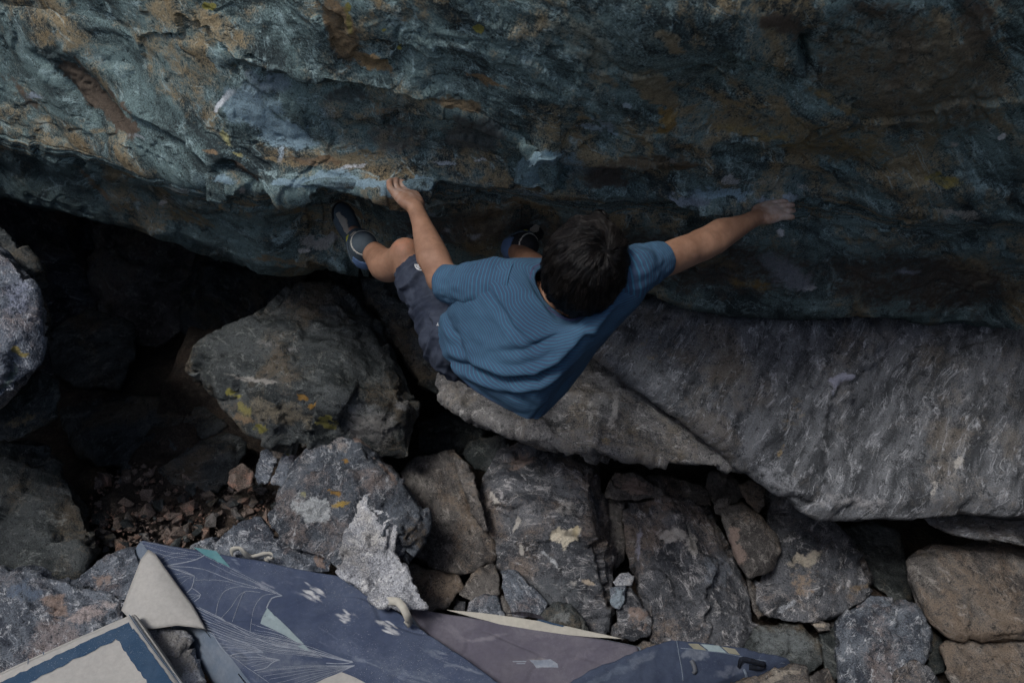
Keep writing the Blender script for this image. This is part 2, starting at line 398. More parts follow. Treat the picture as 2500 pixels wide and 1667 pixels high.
def shirt_mat():
    t = NT('striped_shirt'); s = t.attr('stripe').outputs['Fac']; p = t.obj()
    ph = t.math('FRACT', t.math('ADD', t.math('MULTIPLY', s, 1 / 0.0080), t.math('MULTIPLY', t.noise(p, 60, 2), 0.25)))
    d = t.math('ABSOLUTE', t.math('SUBTRACT', ph, 0.5))
    m1 = t.math('SUBTRACT', 1.0, t.ramp(d, 0.07, 0.17))
    alt = t.math('GREATER_THAN', t.math('FRACT', t.math('MULTIPLY', t.math('FLOOR', t.math('MULTIPLY', s, 1 / 0.0080)), 0.5)), 0.25)
    base = t.mix(t.ramp(t.noise(p, 7, 5, 0.6), 0.35, 0.7), (0.036, 0.067, 0.116), (0.052, 0.102, 0.165))
    st = t.mix(t.noise(p, 90, 3), (0.03, 0.36, 0.50), (0.06, 0.28, 0.46))
    c = t.mix(t.math('MULTIPLY', m1, 0.26), base, st)
    # thin plum thread between the cyan ones
    d2 = t.math('MINIMUM', ph, t.math('SUBTRACT', 1.0, ph)); c = t.mix(t.math('MULTIPLY', t.math('SUBTRACT', 1.0, t.ramp(d2, 0.05, 0.14)), 0.18), c, (0.10, 0.07, 0.15))
    t.bump(t.math('ADD', t.noise(p, 700, 2), t.math('MULTIPLY', t.noise(p, 40, 4), 1.5)), 0.22, 0.004)
    return t.done(c, Roughness=0.92)
M['shirt'] = shirt_mat()
M['collar'] = fabric_mat('navy_collar', (0.045, 0.05, 0.10), (0.07, 0.08, 0.14), chalk=False)
M['shoe'] = fabric_mat('shoe_grey_blue', (0.055, 0.075, 0.090), (0.09, 0.115, 0.13), chalk=False, cloud=20, rough=0.7)
M['shoe_black'] = fabric_mat('shoe_black', (0.015, 0.016, 0.018), (0.03, 0.03, 0.033), chalk=False, rough=0.7)
M['shoe_tan'] = fabric_mat('shoe_tan', (0.33, 0.29, 0.235), (0.27, 0.235, 0.19), chalk=False, cloud=30)
M['shoe_blue'] = fabric_mat('shoe_heel_blue', (0.09, 0.15, 0.27), (0.13, 0.19, 0.31), chalk=False, rough=0.6)
M['yellow'] = fabric_mat('yellow_pull', (0.5, 0.47, 0.05), (0.42, 0.4, 0.08), chalk=False)
M['logo'] = fabric_mat('white_logo', (0.62, 0.62, 0.62), (0.55, 0.55, 0.56), chalk=False)
M['plastic'] = fabric_mat('grey_plastic', (0.10, 0.11, 0.13), (0.14, 0.15, 0.17), chalk=False, rough=0.5)
# ---------------------------------------------------------------- rock builders
def fol_coords(V, seed, tilt=None):
    rng = np.random.RandomState(seed * 7 + 3)
    n = unit(rng.normal(size=3)) if tilt is None else unit(tilt)
    a = unit(np.cross(n, [0.31, 0.52, 0.8])); b = np.cross(n, a)
    q = np.stack([V @ a, V @ b, V @ n], 1)
    wq = np.stack([fbm(V * 2.2, 3, seed + 40), fbm(V * 2.2, 3, seed + 41), fbm(V * 2.6, 3, seed + 42)], 1)
    return (q + wq * np.array([0.07, 0.07, 0.032]) + rng.uniform(-20, 20, 3)).astype(np.float32)
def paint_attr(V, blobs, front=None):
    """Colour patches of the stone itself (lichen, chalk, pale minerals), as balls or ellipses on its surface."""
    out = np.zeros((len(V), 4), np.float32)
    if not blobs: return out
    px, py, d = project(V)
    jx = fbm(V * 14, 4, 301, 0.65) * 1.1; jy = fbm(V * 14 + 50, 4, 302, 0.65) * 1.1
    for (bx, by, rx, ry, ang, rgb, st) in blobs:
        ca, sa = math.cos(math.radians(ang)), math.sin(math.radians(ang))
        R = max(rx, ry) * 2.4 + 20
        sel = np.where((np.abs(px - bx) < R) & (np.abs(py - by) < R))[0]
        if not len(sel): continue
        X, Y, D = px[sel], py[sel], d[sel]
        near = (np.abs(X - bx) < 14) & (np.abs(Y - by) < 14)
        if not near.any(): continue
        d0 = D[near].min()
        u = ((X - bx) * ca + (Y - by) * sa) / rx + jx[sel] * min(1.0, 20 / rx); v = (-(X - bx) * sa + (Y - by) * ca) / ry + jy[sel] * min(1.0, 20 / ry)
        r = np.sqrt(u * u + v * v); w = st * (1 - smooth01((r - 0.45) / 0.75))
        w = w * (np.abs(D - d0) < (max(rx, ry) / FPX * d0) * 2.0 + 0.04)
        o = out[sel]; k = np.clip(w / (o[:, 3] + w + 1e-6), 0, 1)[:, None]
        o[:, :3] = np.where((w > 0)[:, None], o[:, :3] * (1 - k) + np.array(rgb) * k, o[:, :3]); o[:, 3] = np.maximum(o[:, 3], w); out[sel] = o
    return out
LICH, ORNG = (0.20, 0.185, 0.05), (0.22, 0.13, 0.04)
CHALK, PALE, BLUE = (0.62, 0.63, 0.64), (0.42, 0.40, 0.37), (0.19, 0.27, 0.31)
OCHRE, RUST, BROWN, PINK = (0.215, 0.165, 0.095), (0.165, 0.115, 0.07), (0.085, 0.066, 0.05), (0.235, 0.18, 0.155)

def facets(V, n, slope, size, seed, warp=0.25):
    """Broken faces: the surface is split into cells, each tilted its own way, so that crisp steps and edges appear between them."""
    rng = np.random.RandomState(seed + 333); S = V[rng.randint(len(V), size=n)]
    Q = V + np.stack([fbm(V * (3.0 / size), 2, seed + 50 + k) for k in range(3)], 1) * size * warp
    c0 = S.mean(0); Sf = (S - c0).astype(np.float32); s2 = (Sf ** 2).sum(1) * 0.5; Qf = (Q - c0).astype(np.float32)
    idx = np.concatenate([np.argmin(s2[None] - Qf[i:i + 20000] @ Sf.T, axis=1) for i in range(0, len(Qf), 20000)])
    T = rng.normal(size=(n, 3)); T /= np.linalg.norm(T, axis=1)[:, None]; off = rng.normal(size=n) * 0.25 * size
    return (np.sum((V - S[idx]) * T[idx], 1) + off[idx]) * slope
def roughen(me, s, seed, rough=1.0, fol=None, strata=1.0, chisel=1.0):
    V = verts_of(me).astype(np.float64); N = normals_of(me).astype(np.float64)
    big = fbm(V * (1.7 / s), 3, seed) * 0.036 * s
    mid = fbm(V * (6.5 / s) + 9, 4, seed + 5) * 0.013 * s
    chips = -np.maximum(0, ridged(V * (3.2 / s), 3, seed + 9) - 1.15) * 0.035 * s        # cracks and broken edges
    q = fol_coords(V, seed, fol)
    lam = 0.15 * s ** 0.5
    h = q[:, 2] / lam + fbm(q * 3.0, 3, seed + 21, 0.5) * 0.9
    fr = h - np.floor(h); step = np.where(fr < 0.92, fr / 0.92, (1 - fr) / 0.08)
    msk = smooth01(0.5 + 1.5 * fbm(V * (2.4 / s) + 31, 2, seed + 33))
    layer = (step - 0.5) * 0.013 * s ** 0.5 * strata * msk
    fine = fbm(q * np.array([28, 28, 60]), 4, seed + 27, 0.6) * 0.0026
    chis = (facets(V, 26, 0.16, s * 0.28, seed) + facets(V, 110, 0.13, s * 0.13, seed + 1)) * chisel
    V = V + N * ((big + mid + chips) * rough + layer + fine + chis)[:, None]
    me.vertices.foreach_set('co', V.astype(np.float32).ravel()); me.update()
    return V, q

def hull_points(poly, d0, k, bulge, thick, inner, rng, s, ring=2, backscale=0.86):
    poly = np.asarray(poly, float); c = poly.mean(0)
    dep = lambda p: d0 * (1 - k * (p[:, 1] - c[1]) / FPX)
    P = [Wv(poly[:, 0], poly[:, 1], dep(poly) + rng.uniform(-0.05, 0.05, len(poly)) * s * (ring < 3))]
    if ring == 3:                                               # rounded
        a = c + (poly - c) * 0.8; P.append(Wv(a[:, 0], a[:, 1], dep(a) - bulge * s))
    elif ring:                                                  # one or two peaks, so that broad flat facets meet in ridges
        for _ in range(rng.randint(1, 3)):
            a = c + (poly[rng.randint(len(poly))] - c) * rng.uniform(0.15, 0.6)
            P.append(Wv(a[None, 0], a[None, 1], dep(a[None]) - bulge * s * rng.uniform(0.9, 1.5)))
    b = c + (poly - c) * backscale
    P.append(Wv(b[:, 0], b[:, 1], dep(b) + thick * s))
    for (x, y, dd) in inner: P.append(W(x, y, d0 * (1 - k * (y - c[1]) / FPX) - dd)[None])
    return np.concatenate(P)
def hull_mesh(sets):
    bm = bmesh.new()
    for pts in sets:
        vs_ = [bm.verts.new(p) for p in pts]
        r = bmesh.ops.convex_hull(bm, input=vs_)
        junk = [g for g in r['geom_interior'] + r['geom_unused'] if isinstance(g, bmesh.types.BMVert) and g.is_valid]
        bmesh.ops.delete(bm, geom=list(set(junk)), context='VERTS')
    me = bpy.data.meshes.new('hull'); bm.to_mesh(me); bm.free(); return me
ROCKS = []
def rock(label, poly, d0, k=0.5, bulge=0.14, thick=0.7, inner=(), mat='grey', seed=None, rough=1.0, strata=1.0, fol=None, paint=(), vox=None,
         smooth=1, ring=2, chisel=1.0, name='boulder', cat='boulder', more=(), group=None):
    seed = len(ROCKS) + 11 if seed is None else seed
    rng = np.random.RandomState(seed)
    poly = np.asarray(poly, float)
    ar = 0.5 * abs(np.dot(poly[:, 0], np.roll(poly[:, 1], 1)) - np.dot(poly[:, 1], np.roll(poly[:, 0], 1)))
    s = math.sqrt(ar) / FPX * d0
    sets = [hull_points(poly, d0, k, bulge, thick, inner, rng, s, ring)]
    for (pl, dd0, kk, bb, tt) in more:
        sets.append(hull_points(np.asarray(pl, float), dd0, kk, bb, tt, (), rng, s, 2))
    me = hull_mesh(sets)
    vox = (vox or float(np.clip(s / 85, 0.0035, 0.011))) * 1.6
    me = evaluated(me, [('REMESH', dict(mode='VOXEL', voxel_size=vox)), ('SMOOTH', dict(factor=0.5, iterations=smooth))])
    V, q = roughen(me, s, seed, rough, fol, strata, chisel)
    set_attr(me, 'rk', q); set_attr(me, 'paint', paint_attr(V, paint))
    me.polygons.foreach_set('use_smooth', np.ones(len(me.polygons), bool))
    me.name = name
    o = link(name, me, M[mat]); tag(o, label, cat, group); ROCKS.append(o)
    return o

# ---------------------------------------------------------------- ground
def build_ground():
    n = 150
    g = np.linspace(-1, 1, n); g = np.sign(g) * np.abs(g) ** 3 * 900
    X, Y = np.meshgrid(g, g + 3, indexing='ij')
    V = np.stack([X.ravel(), Y.ravel(), np.zeros(n * n)], 1)
    far = smooth01((np.hypot(V[:, 0], V[:, 1] - 3) - 8) / 40)
    V[:, 2] = 0.05 + fbm(V * np.array([1.7, 1.7, 1]), 4, 3) * 0.09 * (1 - far) + far * fbm(V * 0.01, 3, 5) * 12 - far * 1.0
    me = make_mesh('ground', V, grid_faces(n, n))
    set_attr(me, 'rk', V); set_attr(me, 'paint', np.zeros((n * n, 4)))
    tag(link('ground', me, M['earth'], origin=(0, 0, 0)), kind='structure')
build_ground()

# ---------------------------------------------------------------- the overhanging boulder
def build_wall():
    C =  [-900, -400,    0,  250,  500,  650,  750,  950, 1150, 1350, 1600, 1750, 1900, 2050, 2200, 2500, 2900, 3500]
    y1 = [ -60,  -20,   20,   60,  120,  155,  178,  222,  250,  345,  385,  392,  400,  420,  440,  470,  500,  540]
    a1 = [   0,    0,    0,  .01, .045,  .06,  .07,  .09,  .11,  .09,  .05,  .04,  .04,  .04,  .03,  .03,  .02,  .02]
    y2 = [ 250,  280,  330,  385,  436,  460,  450,  462,  468,  492,  502,  508,  503,  500,  520,  548,  580,  620]
    a2 = [ .02,  .02,  .03,  .03,  .05,  .08,  .09,  .09,  .08,  .08,  .08,  .09,  .10,  .08,  .07,  .07,  .06,  .06]
    y3 = [ 400,  440,  488,  526,  602,  668,  664,  652,  660,  690,  724,  742,  762,  778,  792,  822,  850,  900]
    d0 = [3.25, 3.00, 2.55, 2.30, 2.05, 1.93, 1.85, 1.74, 1.66, 1.62, 1.60, 1.60, 1.61, 1.63, 1.64, 1.68, 1.50, 1.15]  # off-frame right end curved toward the camera to shade the right side
    dl = [3.60, 3.30, 2.90, 2.68, 2.46, 2.38, 2.33, 2.28, 2.25, 2.25, 2.26, 2.27, 2.29, 2.31, 2.31, 2.34, 2.20, 1.90]
    db = [4.10, 3.80, 3.45, 3.25, 3.08, 2.98, 2.92, 2.88, 2.86, 2.85, 2.82, 2.80, 2.80, 2.80, 2.82, 2.88, 2.85, 2.70]
    nu_in = 760
    U = np.r_[np.linspace(-900, -120, 40)[:-1], np.linspace(-120, 2620, nu_in), np.linspace(2620, 3500, 40)[1:]]
    nu = len(U); f = lambda a: crom(C, a, U)
    u3 = np.stack([U / 90, np.zeros(nu), np.zeros(nu)], 1)
    Y1, Y2, Y3 = f(y1) + 9 * fbm(u3, 4, 61), f(y2) + 8 * fbm(u3 * 1.3 + 5, 4, 62), f(y3) + 16 * fbm(u3 * 0.5 + 9, 4, 63)
    A1, A2, D0, DL, DB = f(a1) * 0.65, f(a2), f(d0), f(dl), f(db)
    K1 = D0 + (DL - D0) * np.clip(Y1 / Y2, 0, 1) * 0.95
    ym = (Y2 + Y3) / 2
    top = Wv(U, U * 0, D0)                                      # row at the top edge of the frame
    lv = []                                                     # (world row, weight of samples up to the next row)
    x0 = top[:, 0]
    lv.append((np.stack([x0 * 1.25, np.full(nu, 7.5), np.full(nu, 3.4)], 1), 5))
    lv.append((np.stack([x0 * 1.2, np.full(nu, 4.0), np.full(nu, 4.9)], 1), 6))
    lv.append((np.stack([x0 * 1.1, top[:, 1] + 0.25, np.full(nu, 4.5)], 1), 12))
    lv.append((np.stack([x0 * 1.02, top[:, 1] - 0.06, np.full(nu, 3.1)], 1), 30))
    lv.append((top, 110))
    lv.append((Wv(U, Y1 - 14, K1 - 0.15 * A1), 10))
    lv.append((Wv(U, Y1, K1), 12))
    lv.append((Wv(U, Y1 + 16, K1 + A1), 34))
    m1 = (Y1 + 16) * 0.45 + Y2 * 0.55
    lv.append((Wv(U, m1, (K1 + A1) * 0.42 + DL * 0.58 + 0.05 * A1 / 0.1), 60))
    lv.append((Wv(U, Y2 - 12, DL - 0.02), 8))
    lv.append((Wv(U, Y2, DL), 12))
    lv.append((Wv(U, Y2 + 14, DL + A2), 40))
    lv.append((Wv(U, ym, DL * 0.45 + DB * 0.55 + 0.06), 60))
    lv.append((Wv(U, Y3 - 10, DB - 0.01), 12))
    lv.append((Wv(U, Y3, DB + 0.03), 12))
    lv.append((Wv(U, Y3 - 8, DB + 0.35), 8))
    lv.append((Wv(U, Y3 - 60, DB + 1.6), 5))
    lv.append((np.stack([x0 * 1.6, np.full(nu, 7.3), np.full(nu, 0.8)], 1), 2))
    rows = []
    for i in range(len(lv) - 1):
        n = lv[i][1]
        for j in range(n):
            t = j / n; rows.append(lv[i][0] * (1 - t) + lv[i + 1][0] * t)
    rows.append(lv[-1][0])
    G = np.stack(rows, 1)                                       # nu x nv x 3
    nv = G.shape[1]
    ker = np.exp(-0.5 * (np.arange(-9, 10) / 3.2) ** 2); ker /= ker.sum()
    S = np.pad(G, ((0, 0), (9, 9), (0, 0)), 'edge'); G = sum(ker[i] * S[:, i:i + nv] for i in range(19))
    V = G.reshape(-1, 3); px, py, dd = project(V)
    front = np.zeros((nu, nv), bool); front[:, 53:nv - 16] = True; front = front.ravel()
    px = np.clip(px, -2000, 5000); py = np.where(front, np.clip(py, -900, 2000), -900)
    def nrm(G):
        a = np.gradient(G, axis=0); b = np.gradient(G, axis=1); n = np.cross(a, b); n /= np.linalg.norm(n, axis=2)[..., None] + 1e-9
        return n.reshape(-1, 3)
    N = nrm(G)
    if np.mean(np.sum(N * (CAM - V), 1)[front]) < 0: N = -N
    # flow lines of the schist: steep on the left, flattening to the right
    gx = np.linspace(-2000, 5000, 1400)
    sl = np.interp(gx, [-900, 350, 640, 900, 1300, 1600, 1900, 2150, 2500, 3500], [1.0, 0.95, 0.55, 0.2, 0.3, 0.38, 0.42, 0.6, 0.9, 1.0])
    gI = np.cumsum(sl) * (gx[1] - gx[0])
    Y2v, Y1v = np.repeat(Y2, nv), np.repeat(Y1, nv)
    q0 = np.stack([px / 420, py / 420, np.zeros_like(px)], 1)
    warp = fbm(q0, 3, 71) * 95 + fbm(q0 * 3.1, 3, 72) * 22
    a = px / 900; b = (py - np.interp(px, gx, gI) + warp) / 900
    below = smooth01((py - Y2v) / 30)
    b = b + below * (fbm(q0 * 1.7 + 7, 3, 73) * 0.12 + (np.interp(px, gx, gI) - px * 0.3) / 900 * 0.8)
    rk = np.stack([a, fbm(q0 * 2, 3, 74) * 0.2 + dd * 0.3, b], 1).astype(np.float32)
    # relief
    W3 = V
    big = fbm(W3 * 2.0, 2, 81) * 0.050
    mid = fbm(W3 * 6.5, 2, 82) * 0.006
    fs = np.zeros_like(V); fi_ = np.where(front)[0]; fs[fi_] = V[fi_] * np.array([1.0, 1.5, 1.5])
    fac = np.zeros(len(V)); fac[fi_] = facets(fs[fi_], 90, 0.042, 0.30, 95, 0.35) + facets(fs[fi_], 380, 0.021, 0.12, 96, 0.35)
    pl = ridged(rk * np.array([3.0, 3.0, 7.0]), 2, 88); planes = np.clip(pl - 0.75, -0.4, 0.35) * 0.020      # broad flat scales of rock
    lay = fbm(rk * np.array([7, 7, 22]), 3, 83, 0.5) * 0.0030
    h = rk[:, 2] / 0.09 + fbm(rk * 6, 3, 84) * 1.3; fr = h - np.floor(h)
    step = np.where(fr < 0.9, fr / 0.9, (1 - fr) / 0.1) - 0.5
    lay2 = step * 0.007 * smooth01(-0.1 + 2.2 * fbm(W3 * 3 + 17, 2, 85))
    crack = -np.maximum(0, ridged(rk * np.array([4, 4, 8]), 2, 86) - 1.36) * 0.06
    fine = fbm(W3 * 55, 3, 87, 0.6) * 0.0009
    disp = big + mid + fac + planes * 0.5 + lay + lay2 + crack + fine
    # particular ledges, grooves and flakes
    def poly_dist(pts):
        best = np.full(len(px), 1e9); sgn = np.zeros(len(px)); tt = np.zeros(len(px)); tot = len(pts) - 1
        for i in range(tot):
            (ax_, ay_), (bx_, by_) = pts[i], pts[i + 1]; vx, vy = bx_ - ax_, by_ - ay_; L2 = vx * vx + vy * vy
            t = np.clip(((px - ax_) * vx + (py - ay_) * vy) / L2, 0, 1)
            ex, ey = px - ax_ - t * vx, py - ay_ - t * vy; e = np.hypot(ex, ey); m = e < best
            best = np.where(m, e, best); sgn = np.where(m, np.sign(vx * ey - vy * ex), sgn); tt = np.where(m, (i + t) / tot, tt)
        return best, sgn, tt
    jag = 5 * fbm(q0 * 9, 3, 90)
    def ledge(pts, h, wa, wb=7):
        nonlocal disp
        e, sg, t = poly_dist(pts); e = e * sg + jag; fade = smooth01(np.minimum(t, 1 - t) * 6 + 0.05)
        disp = disp + front * fade * h * np.where(e < 0, np.exp(e / wa), np.exp(-e / wb) * 1.0 - 0.35 * np.exp(-((e - wb * 3) / (wb * 2.2)) ** 2))
    def groove(pts, h, w):
        nonlocal disp
        e, sg, t = poly_dist(pts); fade = smooth01(np.minimum(t, 1 - t) * 5 + 0.05)
        disp = disp - front * fade * h * np.exp(-((e + jag) / w) ** 2)
    ledge([(640, 438), (700, 462), (800, 438), (880, 452), (965, 470), (1050, 466), (1064, 432)], 0.05, 40)
    ledge([(520, 440), (560, 452), (620, 440)], 0.03, 26)
    ledge([(1255, 440), (1280, 452), (1340, 446), (1368, 400), (1372, 372)], 0.06, 55, 6)
    ledge([(1590, 470), (1700, 492), (1800, 498), (1890, 492), (1960, 480)], 0.05, 34)
    ledge([(1280, 310), (1400, 368), (1570, 384), (1650, 384)], 0.05, 60)
    ledge([(940, 245), (1110, 246), (1200, 275), (1290, 318), (1370, 366)], 0.05, 50)
    ledge([(560, 120), (640, 150), (800, 185), (950, 190), (1100, 215)], 0.03, 40)
    ledge([(300, 225), (470, 330), (580, 420)], 0.028, 30)
    ledge([(1740, 60), (1950, 160), (1975, 140)], 0.03, 50)
    groove([(75, 120), (150, 200), (240, 320), (265, 350)], 0.03, 12)
    groove([(150, 128), (210, 200), (300, 300), (335, 345)], 0.022, 26)
    groove([(560, 385), (600, 420), (640, 456)], 0.045, 12)
    groove([(60, 250), (180, 390), (280, 490)], 0.02, 14)
    groove([(1955, 70), (1958, 120), (1975, 160)], 0.05, 9)
    groove([(1362, 345), (1374, 385), (1362, 420)], 0.06, 6)
    groove([(1000, 545), (1150, 552), (1330, 548)], 0.025, 12)
    groove([(1480, 515), (1640, 530), (1790, 528)], 0.02, 12)
    disp = disp - front * 0.10 * np.exp(-((px - 850) / 110) ** 2 - ((py - 560) / 62) ** 2) - front * 0.05 * np.exp(-((px - 1290) / 90) ** 2 - ((py - 570) / 50) ** 2)
    cleft = smooth01(1.2 - np.abs((px - 95 - (py - 130) * 1.02) / 62 - 0.3)) * smooth01((py - 110) / 40) * smooth01((380 - py) / 60)
    disp = disp + front * cleft * (np.abs(fbm(np.stack([a * 3, b * 120, a * 0], 1), 3, 91)) * -0.010 - 0.012)
    V = V + N * disp[:, None]
    F = grid_faces(nu, nv)
    nb = len(V)
    me = make_mesh('overhanging_boulder', V, F[:, ::-1])
    blobs = [
        (545, 245, 42, 9, -42, CHALK, 1.2), (530, 262, 20, 7, -38, CHALK, 1.2), (560, 228, 18, 8, -45, CHALK, 1.1),
        (610, 265, 95, 60, 25, BLUE, 0.75), (700, 330, 110, 38, 22, BLUE, 0.75), (650, 205, 70, 45, 10, (0.13, 0.17, 0.20), 0.6), (790, 300, 60, 60, 0, BLUE, 0.35), (685, 380, 8, 30, 0, (0.28, 0.34, 0.38), 0.7),
        (720, 445, 70, 14, -5, BLUE, 1.0), (800, 428, 60, 14, -6, BLUE, 1.1), (890, 444, 70, 13, 8, BLUE, 1.1), (980, 455, 75, 18, -4, BLUE, 1.1), (1035, 448, 30, 18, 0, BLUE, 1.0), (545, 438, 45, 10, 8, BLUE, 0.7),
        (1318, 405, 52, 44, -30, (0.21, 0.30, 0.335), 1.3), (1395, 395, 60, 34, 10, BLUE, 0.55), (1300, 470, 60, 12, 0, BLUE, 0.5),
        (1490, 310, 45, 12, 30, (0.24, 0.30, 0.34), 0.7), (1540, 262, 26, 9, 10, (0.28, 0.34, 0.38), 0.8), (1440, 308, 40, 9, 12, (0.24, 0.30, 0.34), 0.6),
        (1760, 470, 90, 20, 4, BLUE, 0.8), (1680, 485, 60, 22, 5, (0.15, 0.18, 0.21), 0.8), (1900, 486, 60, 14, -4, (0.24, 0.29, 0.33), 0.8), (1790, 440, 40, 12, 15, (0.30, 0.32, 0.33), 0.7), (1960, 455, 50, 10, 20, PALE, 0.45),
        (1925, 670, 70, 30, 30, (0.27, 0.30, 0.34), 0.9), (1903, 570, 12, 20, -10, CHALK, 0.7), (1965, 707, 22, 9, 5, CHALK, 0.9), (1880, 640, 40, 25, 20, (0.2, 0.22, 0.25), 0.6), (2220, 663, 32, 7, -6, (0.24, 0.27, 0.32), 0.8),
        (2445, 330, 10, 18, 35, CHALK, 0.8), (2420, 312, 12, 6, 0, CHALK, 0.6), (2330, 350, 12, 8, 0, PALE, 0.5),
        (1165, 574, 14, 7, -30, CHALK, 0.85), (1090, 562, 10, 7, 0, CHALK, 0.6), (1000, 577, 10, 7, 0, CHALK, 0.6), (1060, 525, 40, 7, 12, (0.24, 0.3, 0.33), 0.7),
        (85, 232, 25, 9, 0, (0.2, 0.24, 0.28), 0.7), (345, 337, 28, 5, 18, (0.3, 0.34, 0.36), 0.8), (870, 405, 20, 7, -10, CHALK, 0.55), (1090, 400, 40, 7, 5, (0.33, 0.36, 0.38), 0.6), (1170, 395, 18, 8, -20, CHALK, 0.55), (850, 408, 22, 6, -20, CHALK, 0.6),
        (510, 14, 24, 9, 10, LICH, 1.1), (520, 40, 12, 8, 0, OCHRE, 0.9), (850, 55, 8, 36, -10, LICH, 0.95), (855, 20, 14, 12, 0, LICH, 0.8), (975, 114, 12, 8, 0, LICH, 1.2), (1166, 70, 14, 12, 0, LICH, 1.1), (940, 75, 12, 6, 0, LICH, 0.7), (550, 330, 10, 34, -20, (0.27, 0.26, 0.13), 0.7), (575, 375, 30, 8, 20, (0.30, 0.27, 0.12), 0.7),
        (235, 235, 130, 30, 45, BROWN, 1.1), (190, 180, 70, 24, 45, BROWN, 1.0), (300, 300, 60, 26, 45, BROWN, 1.0), (600, 420, 60, 9, 40, BROWN, 1.0), (60, 230, 90, 12, 50, BROWN, 0.6), (230, 450, 90, 9, 45, RUST, 0.6),
        (830, 70, 50, 110, -25, (0.14, 0.10, 0.06), 0.75), (900, 150, 90, 20, 28, (0.17, 0.12, 0.065), 0.8), (1190, 200, 70, 14, 15, (0.13, 0.09, 0.05), 0.7), (960, 30, 80, 30, 10, OCHRE, 0.5),
        (1600, 220, 90, 42, 25, OCHRE, 0.75), (1640, 110, 60, 20, 20, (0.25, 0.19, 0.11), 0.7), (1480, 190, 50, 16, 30, OCHRE, 0.6), (1760, 240, 120, 12, 24, OCHRE, 0.65), (1630, 290, 40, 30, 20, (0.22, 0.15, 0.06), 0.8), (1420, 275, 50, 14, 30, OCHRE, 0.5), (1900, 60, 80, 40, 10, BROWN, 0.7), (2040, 250, 120, 16, 30, (0.20, 0.15, 0.07), 0.55), (1850, 330, 140, 14, 12, (0.22, 0.17, 0.07), 0.6), (2100, 360, 90, 30, 10, (0.2, 0.15, 0.07), 0.5), (2300, 440, 60, 18, 10, (0.22, 0.18, 0.06), 0.6), (2380, 60, 60, 120, 10, BROWN, 0.6), (2200, 140, 40, 140, 15, BROWN, 0.5), (2150, 30, 150, 50, 0, BROWN, 0.5),
        (780, 395, 90, 12, 6, RUST, 0.75), (900, 380, 60, 12, 8, OCHRE, 0.6), (1000, 370, 40, 30, 0, OCHRE, 0.35), (680, 395, 70, 10, 4, OCHRE, 0.6), (510, 372, 26, 7, 10, RUST, 0.7), (960, 270, 70, 18, 12, RUST, 0.45), (1120, 255, 90, 16, 10, (0.12, 0.09, 0.055), 0.8), (850, 235, 80, 25, 10, (0.05, 0.06, 0.06), 0.6), (1160, 330, 90, 60, 0, (0.07, 0.075, 0.072), 0.65), (960, 330, 90, 50, 0, (0.085, 0.085, 0.08), 0.5),
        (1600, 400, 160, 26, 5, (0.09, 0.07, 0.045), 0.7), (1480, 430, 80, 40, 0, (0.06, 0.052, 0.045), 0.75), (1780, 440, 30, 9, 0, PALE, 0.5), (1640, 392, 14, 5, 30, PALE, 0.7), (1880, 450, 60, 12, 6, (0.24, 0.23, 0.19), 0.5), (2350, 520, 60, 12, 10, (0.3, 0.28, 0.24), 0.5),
        (430, 470, 45, 16, -20, (0.25, 0.27, 0.25), 0.7), (395, 500, 9, 26, 15, PALE, 0.7), (595, 465, 12, 8, 0, PALE, 0.8), (530, 515, 9, 30, 30, OCHRE, 0.8), (600, 500, 40, 12, 15, OCHRE, 0.7), (460, 530, 80, 18, 15, (0.14, 0.11, 0.06), 0.6), (750, 520, 60, 12, 25, OCHRE, 0.6), (780, 590, 60, 16, -5, (0.27, 0.26, 0.24), 0.75), (740, 612, 30, 7, 0, PALE, 0.6), (700, 640, 120, 14, 5, (0.17, 0.13, 0.08), 0.6), (850, 510, 70, 10, 30, (0.17, 0.12, 0.07), 0.7),
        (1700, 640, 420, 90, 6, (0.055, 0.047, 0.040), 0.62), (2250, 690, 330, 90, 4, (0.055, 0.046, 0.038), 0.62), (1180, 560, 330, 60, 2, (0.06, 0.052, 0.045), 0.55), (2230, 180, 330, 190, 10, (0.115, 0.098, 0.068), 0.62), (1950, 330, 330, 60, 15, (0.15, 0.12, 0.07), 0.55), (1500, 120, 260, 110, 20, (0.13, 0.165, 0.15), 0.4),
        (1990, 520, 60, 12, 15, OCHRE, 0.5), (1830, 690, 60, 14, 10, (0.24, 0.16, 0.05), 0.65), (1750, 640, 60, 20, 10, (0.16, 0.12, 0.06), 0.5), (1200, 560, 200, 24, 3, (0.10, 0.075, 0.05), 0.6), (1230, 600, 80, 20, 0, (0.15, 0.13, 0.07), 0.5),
    ]
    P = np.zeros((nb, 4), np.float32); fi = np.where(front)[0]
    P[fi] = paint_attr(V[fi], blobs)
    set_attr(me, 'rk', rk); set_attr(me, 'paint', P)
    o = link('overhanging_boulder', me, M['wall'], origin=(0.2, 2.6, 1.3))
    tag(o, 'huge teal and ochre overhanging boulder that the climber hangs from', 'boulder')
    return o
wall = build_wall()
